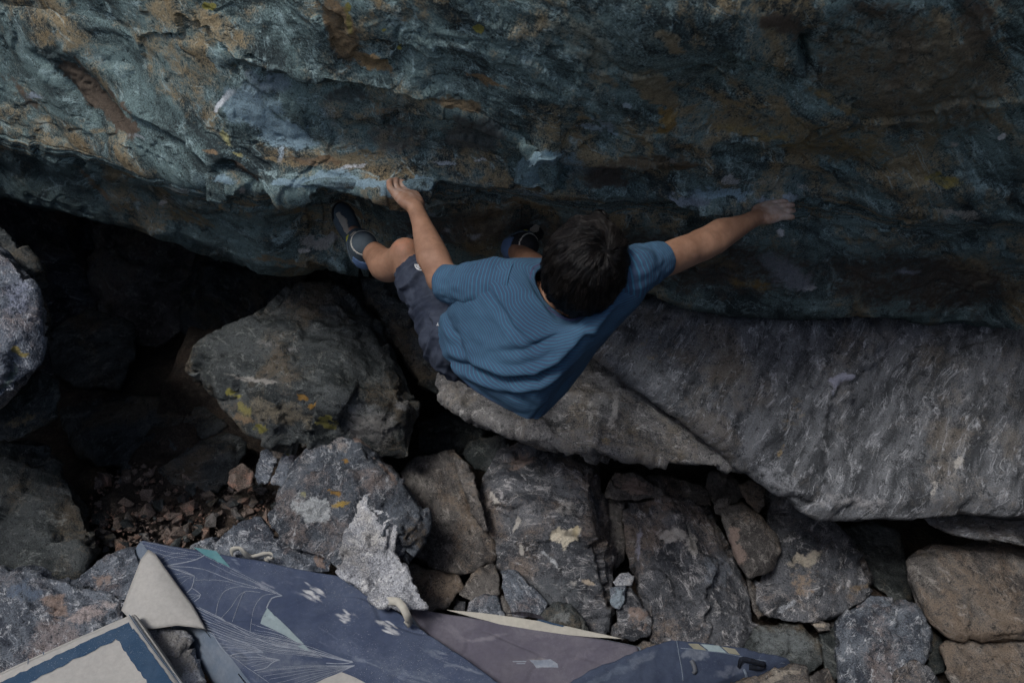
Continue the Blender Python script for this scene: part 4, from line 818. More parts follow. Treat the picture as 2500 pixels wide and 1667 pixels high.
# the bed of earth the rubble lies on
n = 60; gx, gy = np.meshgrid(np.linspace(-1.9, -0.75, n), np.linspace(2.0, 3.6, n), indexing='ij')
Vb = np.stack([gx.ravel(), gy.ravel(), np.array([bed_z(a, b) for a, b in zip(gx.ravel(), gy.ravel())])], 1)
edge = np.minimum.reduce([Vb[:, 0] + 1.9, -0.75 - Vb[:, 0], Vb[:, 1] - 2.0, 3.6 - Vb[:, 1]])
Vb[:, 2] += fbm(Vb * 7, 4, 77) * 0.035 - 0.30 * (1 - smooth01(edge / 0.18))
me = make_mesh('earth_bank', Vb, grid_faces(n, n)); set_attr(me, 'rk', Vb); set_attr(me, 'paint', np.zeros((len(Vb), 4)))
tag(link('earth_bank', me, M['earth']), kind='structure')
def scatter(poly, count, smin, smax, name, label, group, mats, zf, lift=0.25):
    x0, x1 = min(p[0] for p in poly), max(p[0] for p in poly); y0, y1 = min(p[1] for p in poly), max(p[1] for p in poly); k = 0
    while k < count:
        p = (rng.uniform(x0, x1), rng.uniform(y0, y1))
        if not inside(p, poly): continue
        z = 0.25
        for _ in range(3): q = WZ(p[0], p[1], z); z = zf(q[0], q[1])
        s = smin + (smax - smin) * rng.rand() ** 2.2
        mt = mats[rng.randint(len(mats))]; ob = bpy.data.objects.new(name, shape(mt, rng.randint(10))); PENDING.append(ob)
        ob.location = (q[0], q[1], z + s * lift * 0.6); ob.scale = (s, s * rng.uniform(0.7, 1.1), s * rng.uniform(0.7, 1.2))
        ob.rotation_euler = (rng.uniform(-0.6, 0.6), rng.uniform(-0.6, 0.6), rng.uniform(0, 6.3))
        tag(ob, label % {'rubble': 'reddish', 'brown': 'dull brown', 'dark': 'blackish', 'grey': 'grey', 'blue': 'bluish'}[mt], 'stone', group); k += 1
scatter(RUB, 210, 0.03, 0.11, 'rubble_stone', 'small %s stone lying in the rubble patch at the cave mouth', 'rubble stones at the cave mouth', ['rubble', 'rubble', 'brown', 'rubble', 'dark'], bed_z)
# the grit between them, past counting
parts = []
for i in range(900):
    while True:
        p = (rng.uniform(200, 700), rng.uniform(1120, 1350))
        if inside(p, RUB): break
    z = 0.25
    for _ in range(2): q = WZ(p[0], p[1], z); z = bed_z(q[0], q[1])
    s = rng.uniform(0.005, 0.012); a = rng.normal(size=(4, 3)); a /= np.linalg.norm(a, axis=1)[:, None]
    parts.append((np.array([q[0], q[1], z + 0.004]) + a * s, [(0, 1, 2), (0, 3, 1), (0, 2, 3), (1, 3, 2)]))
V, F = join(parts); me = make_mesh('gravel', V, F, smooth=False); set_attr(me, 'rk', np.asarray(V) * 0.6); set_attr(me, 'paint', np.zeros((len(V), 4)))
tag(link('gravel', me, M['rubble']), 'fine reddish grit between the rubble stones', 'gravel', kind='stuff')
# small stones fallen into the gaps among the boulders on the right
gaps = [[(1000, 1400), (1140, 1420), (1130, 1500), (1040, 1500)], [(1640, 1180), (1760, 1190), (1800, 1260), (1700, 1250)], [(1830, 1410), (1880, 1480), (1840, 1560), (1810, 1480)],
        [(1990, 1500), (2130, 1470), (2050, 1560), (2010, 1600)], [(1500, 1390), (1560, 1420), (1590, 1560), (1500, 1560)], [(1230, 1440), (1330, 1500), (1230, 1500)]]
where = ['between the purple pad and the tall brown boulder', 'under the low end of the big slab', 'between the ribbed and the mottled boulder', 'below the mottled boulder on the right', 'between the white-patched and the ribbed boulder', 'at the foot of the white-patched boulder']
for i, gp in enumerate(gaps):
    scatter(gp, 9, 0.03, 0.10, 'gap_stone', 'small loose %s stone ' + where[i], 'loose stones ' + where[i], ['brown', 'grey', 'blue', 'dark'], lambda x, y: 0.16, 0.3)
# ---------------------------------------------------------------- crash pads
def Z7(x, y): return (x / 2.613, 1290 + y / 2.613)
def Z8(x, y): return (850 + x / 2.045, 1290 + y / 2.045)
class Pad:
    """A foam pad: four top corners (far left, far right, near right, near left), rounded rim, sides and bottom."""
    def __init__(s, corners, thick, seed, wob=0.012, lean=(0, 0, 0), rim=0.02):
        s.c = [np.asarray(c, float) for c in corners]; s.thick = thick; s.seed = seed; s.wob = wob; s.lean = np.asarray(lean, float); s.rim = rim
        s.o = sum(s.c) / 4; s.n = unit(np.cross(s.c[1] - s.c[0], s.c[3] - s.c[0]))
        if s.n[2] < 0: s.n = -s.n
    def disp(s, P):
        cr = np.abs(fbm(P * np.array([2.2, 4.5, 3.0]) + s.seed, 2, s.seed + 12)); return -np.exp(-(cr / 0.035) ** 2) * s.wob * 0.45 + fbm(P * 3.0, 3, s.seed) * s.wob + fbm(P * 11.0, 3, s.seed + 3) * s.wob * 0.22 - np.abs(fbm(P * np.array([5., 5., 5.]) + 3, 2, s.seed + 8)) * s.wob * 0.35
    def grid(s, nu, nv):
        u, v = np.meshgrid(np.linspace(0, 1, nu), np.linspace(0, 1, nv), indexing='ij')
        P = ((1-u)*(1-v))[..., None]*s.c[0] + (u*(1-v))[..., None]*s.c[1] + (u*v)[..., None]*s.c[2] + ((1-u)*v)[..., None]*s.c[3]
        return u, v, P
    def mesh(s, nu=110, nv=110, paint=()):
        u, v, P = s.grid(nu, nv); lu = np.linalg.norm(s.c[1] - s.c[0]); lv = np.linalg.norm(s.c[3] - s.c[0])
        e = np.minimum(np.minimum(u, 1 - u) * lu, np.minimum(v, 1 - v) * lv)
        t = np.clip(1 - e / s.rim, 0, 1); drop = s.rim * (1 - np.sqrt(np.clip(1 - t * t, 0, 1)))
        T = P + s.n * (s.disp(P.reshape(-1, 3)).reshape(nu, nv) - drop)[..., None]
        V = [T.reshape(-1, 3)]; F = [grid_faces(nu, nv)]
        ring = [(i, 0) for i in range(nu)] + [(nu-1, j) for j in range(1, nv)] + [(i, nv-1) for i in range(nu-2, -1, -1)] + [(0, j) for j in range(nv-2, 0, -1)]
        idx = np.array([i * nv + j for i, j in ring]); R = V[0][idx]; cen = R.mean(0); m = len(R); base = nu * nv; prev = idx
        outw = R - cen; outw -= np.outer(outw @ s.n, s.n); outw /= np.linalg.norm(outw, axis=1)[:, None]
        for k, (dz, ow) in enumerate([(0.15, 0.006), (0.4, 0.010), (0.7, 0.010), (0.9, 0.004), (1.0, -0.012)]):
            wig = fbm(R * 6 + k, 2, s.seed + 5) * 0.006
            V.append(R - s.n * s.thick * dz + outw * (ow + wig)[:, None] + s.lean * dz); cur = base + np.arange(m)
            F.append(np.stack([prev, np.roll(prev, -1), np.roll(cur, -1), cur], 1)); prev = cur; base += m
        V.append((cen - s.n * s.thick)[None]); V = np.concatenate(V)
        F = np.concatenate(F); tri = np.stack([prev, np.roll(prev, -1), np.full(m, base), np.full(m, base)], 1)
        faces = [tuple(f) for f in F] + [(a, b, c) for a, b, c, _ in tri]
        s.ring = np.concatenate([R - s.n * s.thick * 0.10 + outw * 0.007, (R - s.n * s.thick * 0.10 + outw * 0.007)[:1]])
        me = make_mesh('pad_body', V, faces)
        bm = bmesh.new(); bm.from_mesh(me); bmesh.ops.recalc_face_normals(bm, faces=bm.faces); bm.to_mesh(me); bm.free()
        set_attr(me, 'paint', paint_attr(V, paint)); return me, nu * nv
    def at(s, q, lift=0.002):
        p = np.array([on_plane(a[0], a[1], s.o, s.n) for a in q]); return list(p + s.n * (s.disp(p) + lift)[:, None])
    def patch(s, poly, lift=0.002, sub=14):
        """A flat printed shape following the pad's surface."""
        poly = [np.asarray(p, float) for p in poly]; bm = bmesh.new()
        vs_ = [bm.verts.new((p[0], p[1], 0)) for p in poly]; f = bm.faces.new(vs_); bmesh.ops.triangulate(bm, faces=[f])
        for _ in range(4):
            ed = [e for e in bm.edges if e.calc_length() > sub]
            if not ed: break
            bmesh.ops.subdivide_edges(bm, edges=ed, cuts=1); bmesh.ops.triangulate(bm, faces=bm.faces)
        V = s.at([(v.co.x, v.co.y) for v in bm.verts], lift); bm.verts.index_update()
        F = [tuple(v.index for v in f.verts) for f in bm.faces]; bm.free(); return V, F
    def line(s, pts, w=1.6, n=None, lift=0.0015):
        """A thin printed line, width in photograph pixels."""
        pts = np.asarray(pts, float); L = np.linalg.norm(np.diff(pts, axis=0), axis=1).sum(); n = n or max(4, int(L / 10))
        q = spline(pts, n) if len(pts) > 2 else np.linspace(pts[0], pts[1], n)
        T = np.gradient(q, axis=0); T /= np.linalg.norm(T, axis=1)[:, None] + 1e-9; N = np.stack([-T[:, 1], T[:, 0]], 1) * w / 2
        V = s.at(np.concatenate([q - N, q + N]), lift)
        return V, [(i, i + 1, n + i + 1, n + i) for i in range(n - 1)]
def up_faces(me):
    bm = bmesh.new(); bm.from_mesh(me)
    for f in bm.faces:
        if f.normal.z < 0: f.normal_flip()
    bm.to_mesh(me); bm.free(); return me
def sheet(name, VF, mat, parent): return link(name, up_faces(make_mesh(name, VF[0], VF[1])), mat, parent)

# --- blue pad with line drawing
c0, c1 = WZ(341, 1313, 0.56), WZ(846, 1404, 0.47)
c3 = WZ(720, 1800, 0.46); c2 = c1 + (c3 - c0) * 1.0
c2 = WZ(1420, 1800, 0.36)
P1 = Pad([c0, c1, c2, c3], 0.13, 31, lean=(-0.06, -0.04, 0))
r1 = empty('crash_pad', (P1.o[0], P1.o[1], P1.o[2] - 0.15)); tag(r1, 'navy crash pad printed with white mountain lines, tilted among the boulders', 'crash pad')
def smear(x, y, L, ang, n, spread, rgb, st, seed):
    """A dusty scuff: a bundle of short strokes."""
    rg = np.random.RandomState(seed); ca, sa = math.cos(math.radians(ang)), math.sin(math.radians(ang)); out = []
    for _ in range(n):
        a, b = rg.normal() * L * 0.45, rg.normal() * spread
        out.append((x + a * ca - b * sa, y + a * sa + b * ca, L * rg.uniform(0.25, 0.8), rg.uniform(2.5, 5.5), ang + rg.normal() * 9, rgb, st * rg.uniform(0.5, 1.1)))
    return out
ch = (smear(758, 1453, 26, 24, 16, 9, CHALK, 1.05, 1) + smear(840, 1503, 26, 30, 15, 9, CHALK, 1.0, 2) + smear(948, 1529, 26, 22, 16, 6, CHALK, 1.15, 3) + smear(640, 1425, 34, 28, 7, 4, (0.4, 0.42, 0.48), 0.7, 4) + smear(575, 1378, 30, 15, 6, 6, (0.25, 0.30, 0.38), 0.7, 5)
      + smear(1090, 1610, 50, 20, 8, 7, (0.36, 0.40, 0.46), 0.6, 6) + smear(880, 1590, 90, 18, 10, 25, (0.24, 0.28, 0.35), 0.55, 7) + smear(700, 1610, 90, 16, 12, 25, (0.25, 0.28, 0.34), 0.5, 8) + smear(1000, 1650, 100, 12, 10, 14, (0.30, 0.34, 0.40), 0.55, 9) + smear(530, 1520, 40, 20, 8, 14, (0.33, 0.35, 0.40), 0.55, 10) + smear(720, 1420, 60, 20, 6, 14, (0.2, 0.23, 0.3), 0.5, 11)
      + [(640, 1600, 170, 60, 20, (0.24, 0.27, 0.32), 0.55), (740, 1640, 120, 40, 15, (0.26, 0.29, 0.34), 0.5), (560, 1430, 120, 50, 20, (0.15, 0.18, 0.24), 0.4), (900, 1600, 150, 30, 15, (0.20, 0.23, 0.31), 0.4), (1000, 1640, 120, 20, 10, (0.30, 0.34, 0.40), 0.4), (620, 1480, 60, 30, 30, (0.2, 0.22, 0.29), 0.4)])
me, ntop = P1.mesh(130, 130, ch); body = link('pad_body', me, M['pad_navy'], r1); me.materials.append(M['pad_side'])
mi = np.zeros(len(me.polygons), np.int32)
for p in me.polygons:
    if min(p.vertices) >= 0 and max(p.vertices) >= ntop: mi[p.index] = 1
me.polygons.foreach_set('material_index', mi)
V, F = tube(P1.ring[::2], 0.0042, 6, False); link('piping', make_mesh('piping', V, F), M['pad_dark'], r1)
sheet('printed_patch', P1.patch([Z7(1235, 120), Z7(1380, 145), Z7(1470, 250), Z7(1305, 172)]), M['teal'], r1)
sheet('printed_patch', P1.patch([Z7(1705, 505), Z7(1940, 735), Z7(1900, 725), Z7(1660, 600), Z7(1672, 560)]), M['pale_teal'], r1)
sheet('printed_patch', P1.patch([Z7(1895, 750), Z7(1940, 738), Z7(1975, 780)]), M['pale_teal'], r1)
sheet('printed_patch', P1.patch([Z7(1985, 990), Z7(2080, 945), Z7(2180, 910), Z7(2270, 950), Z7(2360, 1000), Z7(2420, 1060), Z7(1900, 1060)]), M['white_cloth'], r1)
LN = []
def ln(w, *p): LN.append(P1.line([Z7(*q) for q in p], w))
def fan(apex, base, w=0.9, sag=0.06):
    for (x, y) in base:
        mx, my = (apex[0] + x) / 2, (apex[1] + y) / 2; dx, dy = x - apex[0], y - apex[1]
        LN.append(P1.line([Z7(*apex), Z7(mx - dy * sag, my + dx * sag), Z7(x, y)], w, 10))
ln(2.4, (1040, 235), (1150, 220), (1250, 200), (1305, 172)); ln(2.2, (1060, 235), (1180, 280), (1240, 300)); ln(2.2, (1240, 300), (1225, 375), (1190, 410)); ln(1.8, (1225, 378), (1282, 428), (1240, 465))
ln(1.0, (1010, 195), (1080, 165), (1190, 150)); ln(1.0, (1030, 215), (1100, 185), (1200, 172)); ln(0.9, (890, 80), (1050, 110), (1290, 165)); ln(0.9, (900, 100), (1080, 150), (1290, 175)); ln(0.9, (940, 135), (1100, 180), (1260, 200))
fan((1240, 300), [(1090, 250), (1110, 290), (1130, 320), (1150, 355)], 0.9); fan((1282, 428), [(1200, 440), (1215, 455), (1190, 420)], 0.8)
ln(3.0, (1700, 505), (1735, 440), (1800, 425)); ln(1.4, (1800, 425), (1740, 405), (1640, 375), (1480, 330), (1300, 260), (1060, 235)); ln(0.9, (1800, 425), (1700, 370), (1560, 300), (1440, 240), (1310, 180)); ln(0.9, (1790, 420), (1640, 350), (1470, 285), (1340, 220)); ln(0.8, (1780, 420), (1620, 340), (1470, 270))
ln(1.2, (1375, 545), (1390, 470), (1430, 400), (1520, 370), (1640, 380)); ln(1.0, (1410, 565), (1470, 500), (1540, 410), (1560, 400)); ln(1.0, (1480, 590), (1520, 480), (1560, 400), (1660, 405)); ln(1.0, (1595, 660), (1600, 600), (1630, 480), (1680, 425), (1760, 412)); ln(0.9, (1245, 330), (1330, 325), (1440, 335), (1560, 370))
for k in range(9):
    y0 = 500 + k * 22
    ln(1.0 if k % 3 else 1.8, (1250 + k * 12, y0), (1450 + k * 8, y0 + 90 - k * 3), (1680 + k * 6, y0 + 190 - k * 10), (1960 + 12 * k, 755 + k * 8))
fan((2250, 850), [(1700, 690), (1620, 670), (1560, 690), (1720, 730), (1640, 735), (1760, 770), (1830, 790), (1690, 715)], 0.9, 0.03)
ln(2.0, (1965, 770), (2100, 815), (2250, 850), (2200, 855), (2080, 850)); ln(2.0, (1270, 500), (1400, 560), (1560, 660), (1740, 740), (1965, 775))
fan((1960, 750), [(1600, 600), (1640, 615), (1620, 640), (1680, 650), (1720, 690), (1600, 655)], 0.8, 0.03)
ln(2.4, (1470, 810), (1520, 795), (1680, 790)); ln(2.4, (1680, 790), (1600, 745), (1480, 700)); fan((1680, 790), [(1400, 700), (1390, 730), (1420, 750), (1440, 775), (1500, 720)], 0.9, 0.02)
ln(2.2, (1620, 905), (1700, 885), (1740, 850), (1785, 835)); ln(1.6, (1785, 835), (1700, 820), (1640, 800)); fan((1785, 835), [(1500, 815), (1520, 840), (1560, 860), (1600, 880), (1480, 820)], 0.9, 0.02)
fan((2262, 870), [(1680, 940), (1720, 960), (1760, 985), (1820, 1000), (1900, 990), (1980, 980), (1640, 915), (1700, 900), (1800, 880)], 0.9, 0.02)
ln(2.0, (2262, 870), (2200, 895), (2140, 925)); ln(1.2, (1360, 670), (1400, 740), (1450, 800), (1500, 830), (1600, 900), (1720, 985))
sheet('line_print', join(LN), M['line'], r1)
# the light underside flap turned up at the left corner
fl = [(362, 1341), (344, 1364), (322, 1420), (296, 1489), (318, 1512), (346, 1537), (390, 1532), (432, 1526), (470, 1530), (507, 1539), (471, 1477), (436, 1430), (402, 1384), (380, 1352)]
ctr = np.mean(fl, axis=0); outer = []; fz = lambda x, y: 0.565 - 0.00028 * (y - 1340) + 0.018 * math.sin((x - 290) / 70.0)
FV, FF = [], []
K = 8
for k in range(K + 1):
    for (x, y) in fl:
        xx, yy = ctr[0] + (x - ctr[0]) * k / K, ctr[1] + (y - ctr[1]) * k / K; FV.append(WZ(xx, yy, fz(xx, yy) + 0.012 * (1 - (k / K) ** 2)))
m = len(fl)
for k in range(1, K):
    for i in range(m): FF.append((k*m+i, k*m+(i+1) % m, (k+1)*m+(i+1) % m, (k+1)*m+i))
for i in range(m): FF.append((0, m+i, m+(i+1) % m))
me = evaluated(up_faces(make_mesh('corner_flap', FV, FF)), [('SOLIDIFY', dict(thickness=0.006, offset=-1))]); me.name = 'corner_flap'
link('corner_flap', me, M['white_cloth'], r1)
# cream strap on the far edge, folded over itself
sp = [Z7(1478, 170), Z7(1476, 150), Z7(1500, 128), Z7(1535, 128), Z7(1560, 155), Z7(1600, 180), Z7(1650, 172), Z7(1700, 160), Z7(1735, 165), Z7(1738, 188), Z7(1705, 190), Z7(1698, 208)]
hz = [0.50, 0.52, 0.56, 0.57, 0.55, 0.52, 0.53, 0.55, 0.55, 0.54, 0.52, 0.50]
pts = spline(np.array([WZ(x, y, z + 0.0) for (x, y), z in zip(sp, hz)]), 60)
V, F = ribbon(pts, unit(cdir(0.1, 0.8, -0.6)), 0.02, 0.002); link('strap', make_mesh('strap', V, F), M['cream'], r1)
# white webbing handle at the right edge of the blue pad
hp = [(930, 1472), (944, 1467), (972, 1469), (984, 1482), (994, 1502), (998, 1519), (992, 1524)]
pts = spline(np.array([WZ(x, y, z) for (x, y), z in zip(hp, [0.47, 0.50, 0.53, 0.54, 0.52, 0.48, 0.46])]), 40)
V, F = ribbon(pts, np.cross(np.gradient(pts, axis=0), unit(CAM - pts[0])), 0.026, 0.005); link('handle', make_mesh('handle', V, F), M['cream'], r1)

# --- lower-left pad, white panel with blue bands
q0, q1 = WZ(-330, 1790, 0.52), WZ(316, 1497, 0.60)
q2 = WZ(500, 1760, 0.54); q3 = q0 + (q2 - q1)
P4 = Pad([q0, q1, q2, q3], 0.07, 47, 0.006, rim=0.012)
r4 = empty('crash_pad', (P4.o[0], P4.o[1], P4.o[2] - 0.1)); tag(r4, 'white pad bordered with dark blue bands in the lower left corner', 'crash pad')
me, _ = P4.mesh(90, 60); link('pad_body', me, M['white_cloth'], r4)
V, F = tube(P4.ring[::2], 0.003, 6, False); link('piping', make_mesh('piping', V, F), M['white_cloth'], r4)
def jag(a, b, n, amp, seed):
    rg = np.random.RandomState(seed); a, b = np.array(a, float), np.array(b, float); t = np.linspace(0, 1, n); nn = np.array([-(b - a)[1], (b - a)[0]]); nn /= np.linalg.norm(nn)
    return [tuple(a + (b - a) * k + nn * rg.normal() * amp) for k in t]
sheet('blue_band', P4.patch(jag(Z7(-60, 1012), Z7(818, 592), 24, 1.0, 1) + jag(Z7(848, 650), Z7(60, 1050), 24, 1.6, 2), 0.002), M['band_blue'], r4)
sheet('blue_band', P4.patch(jag(Z7(735, 690), Z7(850, 640), 6, 0.8, 3) + jag(Z7(852, 636), Z7(1110, 990), 20, 1.0, 4) + jag(Z7(1120, 1010), Z7(960, 1010), 5, 0.5, 6) + jag(Z7(950, 1000), Z7(735, 690), 20, 1.4, 5), 0.0026), M['band_blue'], r4)
sheet('seam', join([P4.line([Z7(822, 545), Z7(920, 690), Z7(1150, 990)], 2.2), P4.line([Z7(850, 570), Z7(960, 730), Z7(1170, 1000)], 1.2)]), M['band_blue'], r4)
sheet('blue_stain', join([P4.patch([Z7(275, 785), Z7(283, 790), Z7(281, 806), Z7(277, 806)], 0.003), P4.patch([Z7(180, 830), Z7(186, 830), Z7(183, 865), Z7(178, 865)], 0.003)]), M['band_blue'], r4)

# --- faded purple pad with white stripe
p0, p1 = WZ(988, 1476, 0.40), WZ(1585, 1578, 0.34)
p3 = WZ(1130, 1640, 0.36); p2 = WZ(1500, 1800, 0.30)
P2 = Pad([p0, WZ(1560, 1572, 0.34), WZ(1620, 1800, 0.28), WZ(1180, 1730, 0.33)], 0.10, 53)
r2 = empty('crash_pad', (P2.o[0], P2.o[1], P2.o[2] - 0.13)); tag(r2, 'faded purple crash pad with a white stripe along its far edge', 'crash pad')
ch2 = [(1320, 1612, 26, 8, 5, (0.42, 0.40, 0.38), 0.5), (1180, 1560, 80, 10, -8, (0.26, 0.25, 0.28), 0.7), (1110, 1545, 50, 12, 30, (0.27, 0.26, 0.29), 0.5), (1060, 1500, 30, 8, 30, (0.3, 0.29, 0.32), 0.5), (1300, 1540, 80, 14, 10, (0.24, 0.23, 0.26), 0.5), (1420, 1600, 60, 12, -30, (0.27, 0.25, 0.28), 0.4)]
me, ntop = P2.mesh(100, 100, ch2); link('pad_body', me, M['pad_purple'], r2); me.materials.append(M['pad_side'])
mi = np.zeros(len(me.polygons), np.int32)
for p in me.polygons:
    if max(p.vertices) >= ntop: mi[p.index] = 1
me.polygons.foreach_set('material_index', mi)
V, F = tube(P2.ring[::2], 0.0038, 6, False); link('piping', make_mesh('piping', V, F), M['pad_side'], r2)
sheet('white_stripe', P2.patch([Z8(490, 404), Z8(640, 420), Z8(780, 438), Z8(950, 462), Z8(1100, 492), Z8(1230, 522), Z8(1370, 551), Z8(1260, 548), Z8(1100, 534), Z8(920, 508), Z8(760, 480), Z8(620, 444)], 0.003), M['cream'], r2)
sheet('printed_patch', P2.patch([Z8(935, 458), Z8(965, 456), Z8(1080, 490), Z8(1070, 495), Z8(1000, 478)], 0.005), M['band_blue'], r2)
# worn logo: a slanted blocky mark with streaks
sheet('worn_logo', join([P2.patch([Z8(905, 655), Z8(1010, 650), Z8(1045, 672), Z8(1030, 680), Z8(1050, 692), Z8(940, 690), Z8(985, 676), Z8(925, 672)], 0.002), P2.patch([Z8(820, 660), Z8(890, 658), Z8(888, 664), Z8(822, 665)], 0.002), P2.patch([Z8(840, 670), Z8(885, 668), Z8(884, 673), Z8(842, 674)], 0.002)]), M['line'], r2)
# a second far flap of the purple pad
sheet('corner_flap', P2.patch([Z8(780, 430), Z8(850, 423), Z8(900, 424), Z8(960, 440), Z8(985, 462), Z8(900, 448)], 0.012), M['pad_purple'], r2)
V, F = ribbon(spline(np.array([WZ(x, y, z) for x, y, z in [(1010, 1534, 0.385), (1016, 1540, 0.40), (1024, 1548, 0.40), (1031, 1554, 0.38)]]), 12), unit(cdir(0.5, 0.6, 0)), 0.012, 0.003)
link('label', make_mesh('label', V, F), M['tan'], r2)

# --- dark blue pad edge on the right
s0, s1 = WZ(1640, 1559, 0.40), WZ(1930, 1606, 0.34)
P3 = Pad([WZ(1632, 1560, 0.42), WZ(1932, 1606, 0.36), WZ(1946, 1634, 0.345), WZ(1652, 1600, 0.405)], 0.13, 59, 0.006, rim=0.012)
r3 = empty('crash_pad', (P3.o[0], P3.o[1], P3.o[2] - 0.2)); tag(r3, 'dark blue folded crash pad with olive and teal patches on its edge, lower right', 'crash pad')
HV = [(1640, 1560, .42), (1690, 1563, .415), (1810, 1578, .395), (1926, 1606, .365), (1932, 1622, .34), (1900, 1640, .30), (1760, 1680, .25), (1680, 1760, .22), (1370, 1790, .30), (1340, 1690, .36), (1440, 1638, .385), (1520, 1606, .40), (1600, 1572, .415)]
pts = [WZ(*h) for h in HV]; pts = np.array(pts + [p + np.array([0.0, 0.03, -0.13]) for p in pts] + [WZ(1655, 1584, .41), WZ(1800, 1596, .39), WZ(1662, 1640, .33)])
me = hull_mesh([pts]); me = evaluated(me, [('REMESH', dict(mode='VOXEL', voxel_size=0.005)), ('SMOOTH', dict(factor=0.5, iterations=6))])
V = verts_of(me).astype(float); N = normals_of(me); V = V + N * (fbm(V * 5, 3, 59) * 0.012 + fbm(V * 22, 3, 60) * 0.003)[:, None]
me.vertices.foreach_set('co', V.astype(np.float32).ravel()); me.update(); me.polygons.foreach_set('use_smooth', np.ones(len(me.polygons), bool))
ch3 = [(1560, 1610, 60, 16, -25, (0.20, 0.23, 0.28), 0.6), (1700, 1600, 30, 16, 0, (0.24, 0.27, 0.32), 0.7), (1480, 1650, 80, 16, -25, (0.17, 0.21, 0.27), 0.6), (1780, 1640, 60, 14, -10, (0.17, 0.19, 0.24), 0.6)]
set_attr(me, 'paint', paint_attr(V, ch3)); body3 = link('pad_body', me, M['pad_dark'], r3)
from mathutils.bvhtree import BVHTree
TREES = {}
def cast(ob, px, py):
    """Where the sight line through a photograph pixel meets a mesh."""
    if ob.name not in TREES: TREES[ob.name] = BVHTree.FromPolygons([v.co.copy() for v in ob.data.vertices], [tuple(p.vertices) for p in ob.data.polygons])
    o = np.array(ob['_o']); loc, nor, i, _ = TREES[ob.name].ray_cast(Vector(CAM - o), Vector(unit(ray(px, py))))
    if loc is None: return None, None
    nor = np.array(nor); nor = nor if nor @ ray(px, py) < 0 else -nor
    return np.array(loc) + o, nor
def on_mesh(ob, px, py, lift):
    loc, nor = cast(ob, px, py)
    return (loc + nor * lift, nor) if loc is not None else (None, None)
def decal(ob, poly, lift, sub=6):
    poly = [np.asarray(p, float) for p in poly]; bm = bmesh.new(); f = bm.faces.new([bm.verts.new((p[0], p[1], 0)) for p in poly]); bmesh.ops.triangulate(bm, faces=[f])
    for _ in range(5):
        ed = [e for e in bm.edges if e.calc_length() > sub]
        if not ed: break
        bmesh.ops.subdivide_edges(bm, edges=ed, cuts=1); bmesh.ops.triangulate(bm, faces=bm.faces)
    bm.verts.index_update(); V = []; bad = set()
    for v in bm.verts:
        p, _ = on_mesh(ob, v.co.x, v.co.y, lift)
        if p is None: bad.add(v.index); p = np.zeros(3)
        V.append(p)
    F = [tuple(v.index for v in f.verts) for f in bm.faces if not any(v.index in bad for v in f.verts)]; bm.free(); return V, F
for a, b, c, d, mt in [((1696, 574), (1746, 574), (1790, 608), (1724, 600), 'tan'), ((1757, 575), (1850, 585), (1890, 620), (1800, 609), 'pale_teal'), ((1862, 588), (1930, 600), (1956, 630), (1900, 622), 'tan')]:
    VF = decal(body3, [Z8(*a), Z8(*b), Z8(*c), Z8(*d)], 0.002)
    if VF[1]: link('colour_patch', make_mesh('colour_patch', *VF), M[mt], r3)
def tack(ob, pts, lift): return [on_mesh(ob, *Z8(*p), l)[0] for p, l in zip(pts, lift)]
def try_ribbon(name, pts, lift, wd, w, th, mat, n=24):
    P = tack(body3, pts, lift)
    if any(p is None for p in P): return
    V, F = ribbon(spline(np.array(P), n), wd, w, th); link(name, make_mesh(name, V, F), M[mat], r3)
try_ribbon('strap', [(1945, 690), (1960, 650), (2000, 655), (2040, 672), (2068, 676), (2050, 690), (2000, 690)], [0.002, 0.012, 0.022, 0.026, 0.02, 0.01, 0.004], unit(cdir(0.2, 0.9, 0.2)), 0.016, 0.003, 'pad_dark')
try_ribbon('strap_end', [(1975, 700), (1982, 720), (1988, 740)], [0.003, 0.004, 0.003], unit(cdir(1, 0, 0)), 0.008, 0.002, 'pad_side')
try_ribbon('buckle', [(1712, 655), (1722, 680), (1728, 710), (1722, 722)], [0.004, 0.008, 0.008, 0.003], unit(cdir(1, 0, 0)), 0.013, 0.005, 'plastic')
for w_ in ([(1640, 560), (1650, 620), (1665, 700), (1672, 760)], [(1660, 596), (1760, 606), (1900, 625), (2020, 650), (2180, 670)], [(1745, 562), (1770, 578), (1790, 602)], [(1850, 573), (1872, 590), (1890, 614)], [(1932, 586), (1948, 604), (1958, 626)]):
    P = tack(body3, w_, [0.0015] * len(w_))
    if all(p is not None for p in P): V, F = tube(spline(np.array(P), 20), 0.0016, 5); link('seam', make_mesh('seam', V, F), M['pad_side'], r3)
# ---------------------------------------------------------------- loose blocky flakes that belong to the overhang
def flake(poly, out, thick, seed):
    p0, _ = cast(wall, *np.mean(poly, axis=0)); d0 = project(p0)[2] - out; rng = np.random.RandomState(seed); poly = np.asarray(poly, float)
    pts = hull_points(poly, d0, -0.5, 0.06, thick / 0.12, [], rng, 0.12, 2, 1.15); me = hull_mesh([pts])
    me = evaluated(me, [('REMESH', dict(mode='VOXEL', voxel_size=0.005)), ('SMOOTH', dict(factor=0.5, iterations=3))]); V, q = roughen(me, 0.12, seed, 0.8, None, 0.6, 0.35)
    P = np.zeros((len(V), 4)); P[:, :3] = (0.125, 0.185, 0.21); P[:, 3] = 0.55; set_attr(me, 'rk', q); set_attr(me, 'paint', P)
    me.polygons.foreach_set('use_smooth', np.ones(len(me.polygons), bool)); me.name = 'flake'; return link('flake', me, M['wall'], wall)
f1 = flake([(1258, 446), (1266, 400), (1290, 362), (1335, 344), (1370, 368), (1374, 402), (1352, 446), (1300, 458)], -0.007, 0.14, 801); f1['label'] = 'smooth blue block set in the overhang above the climber'
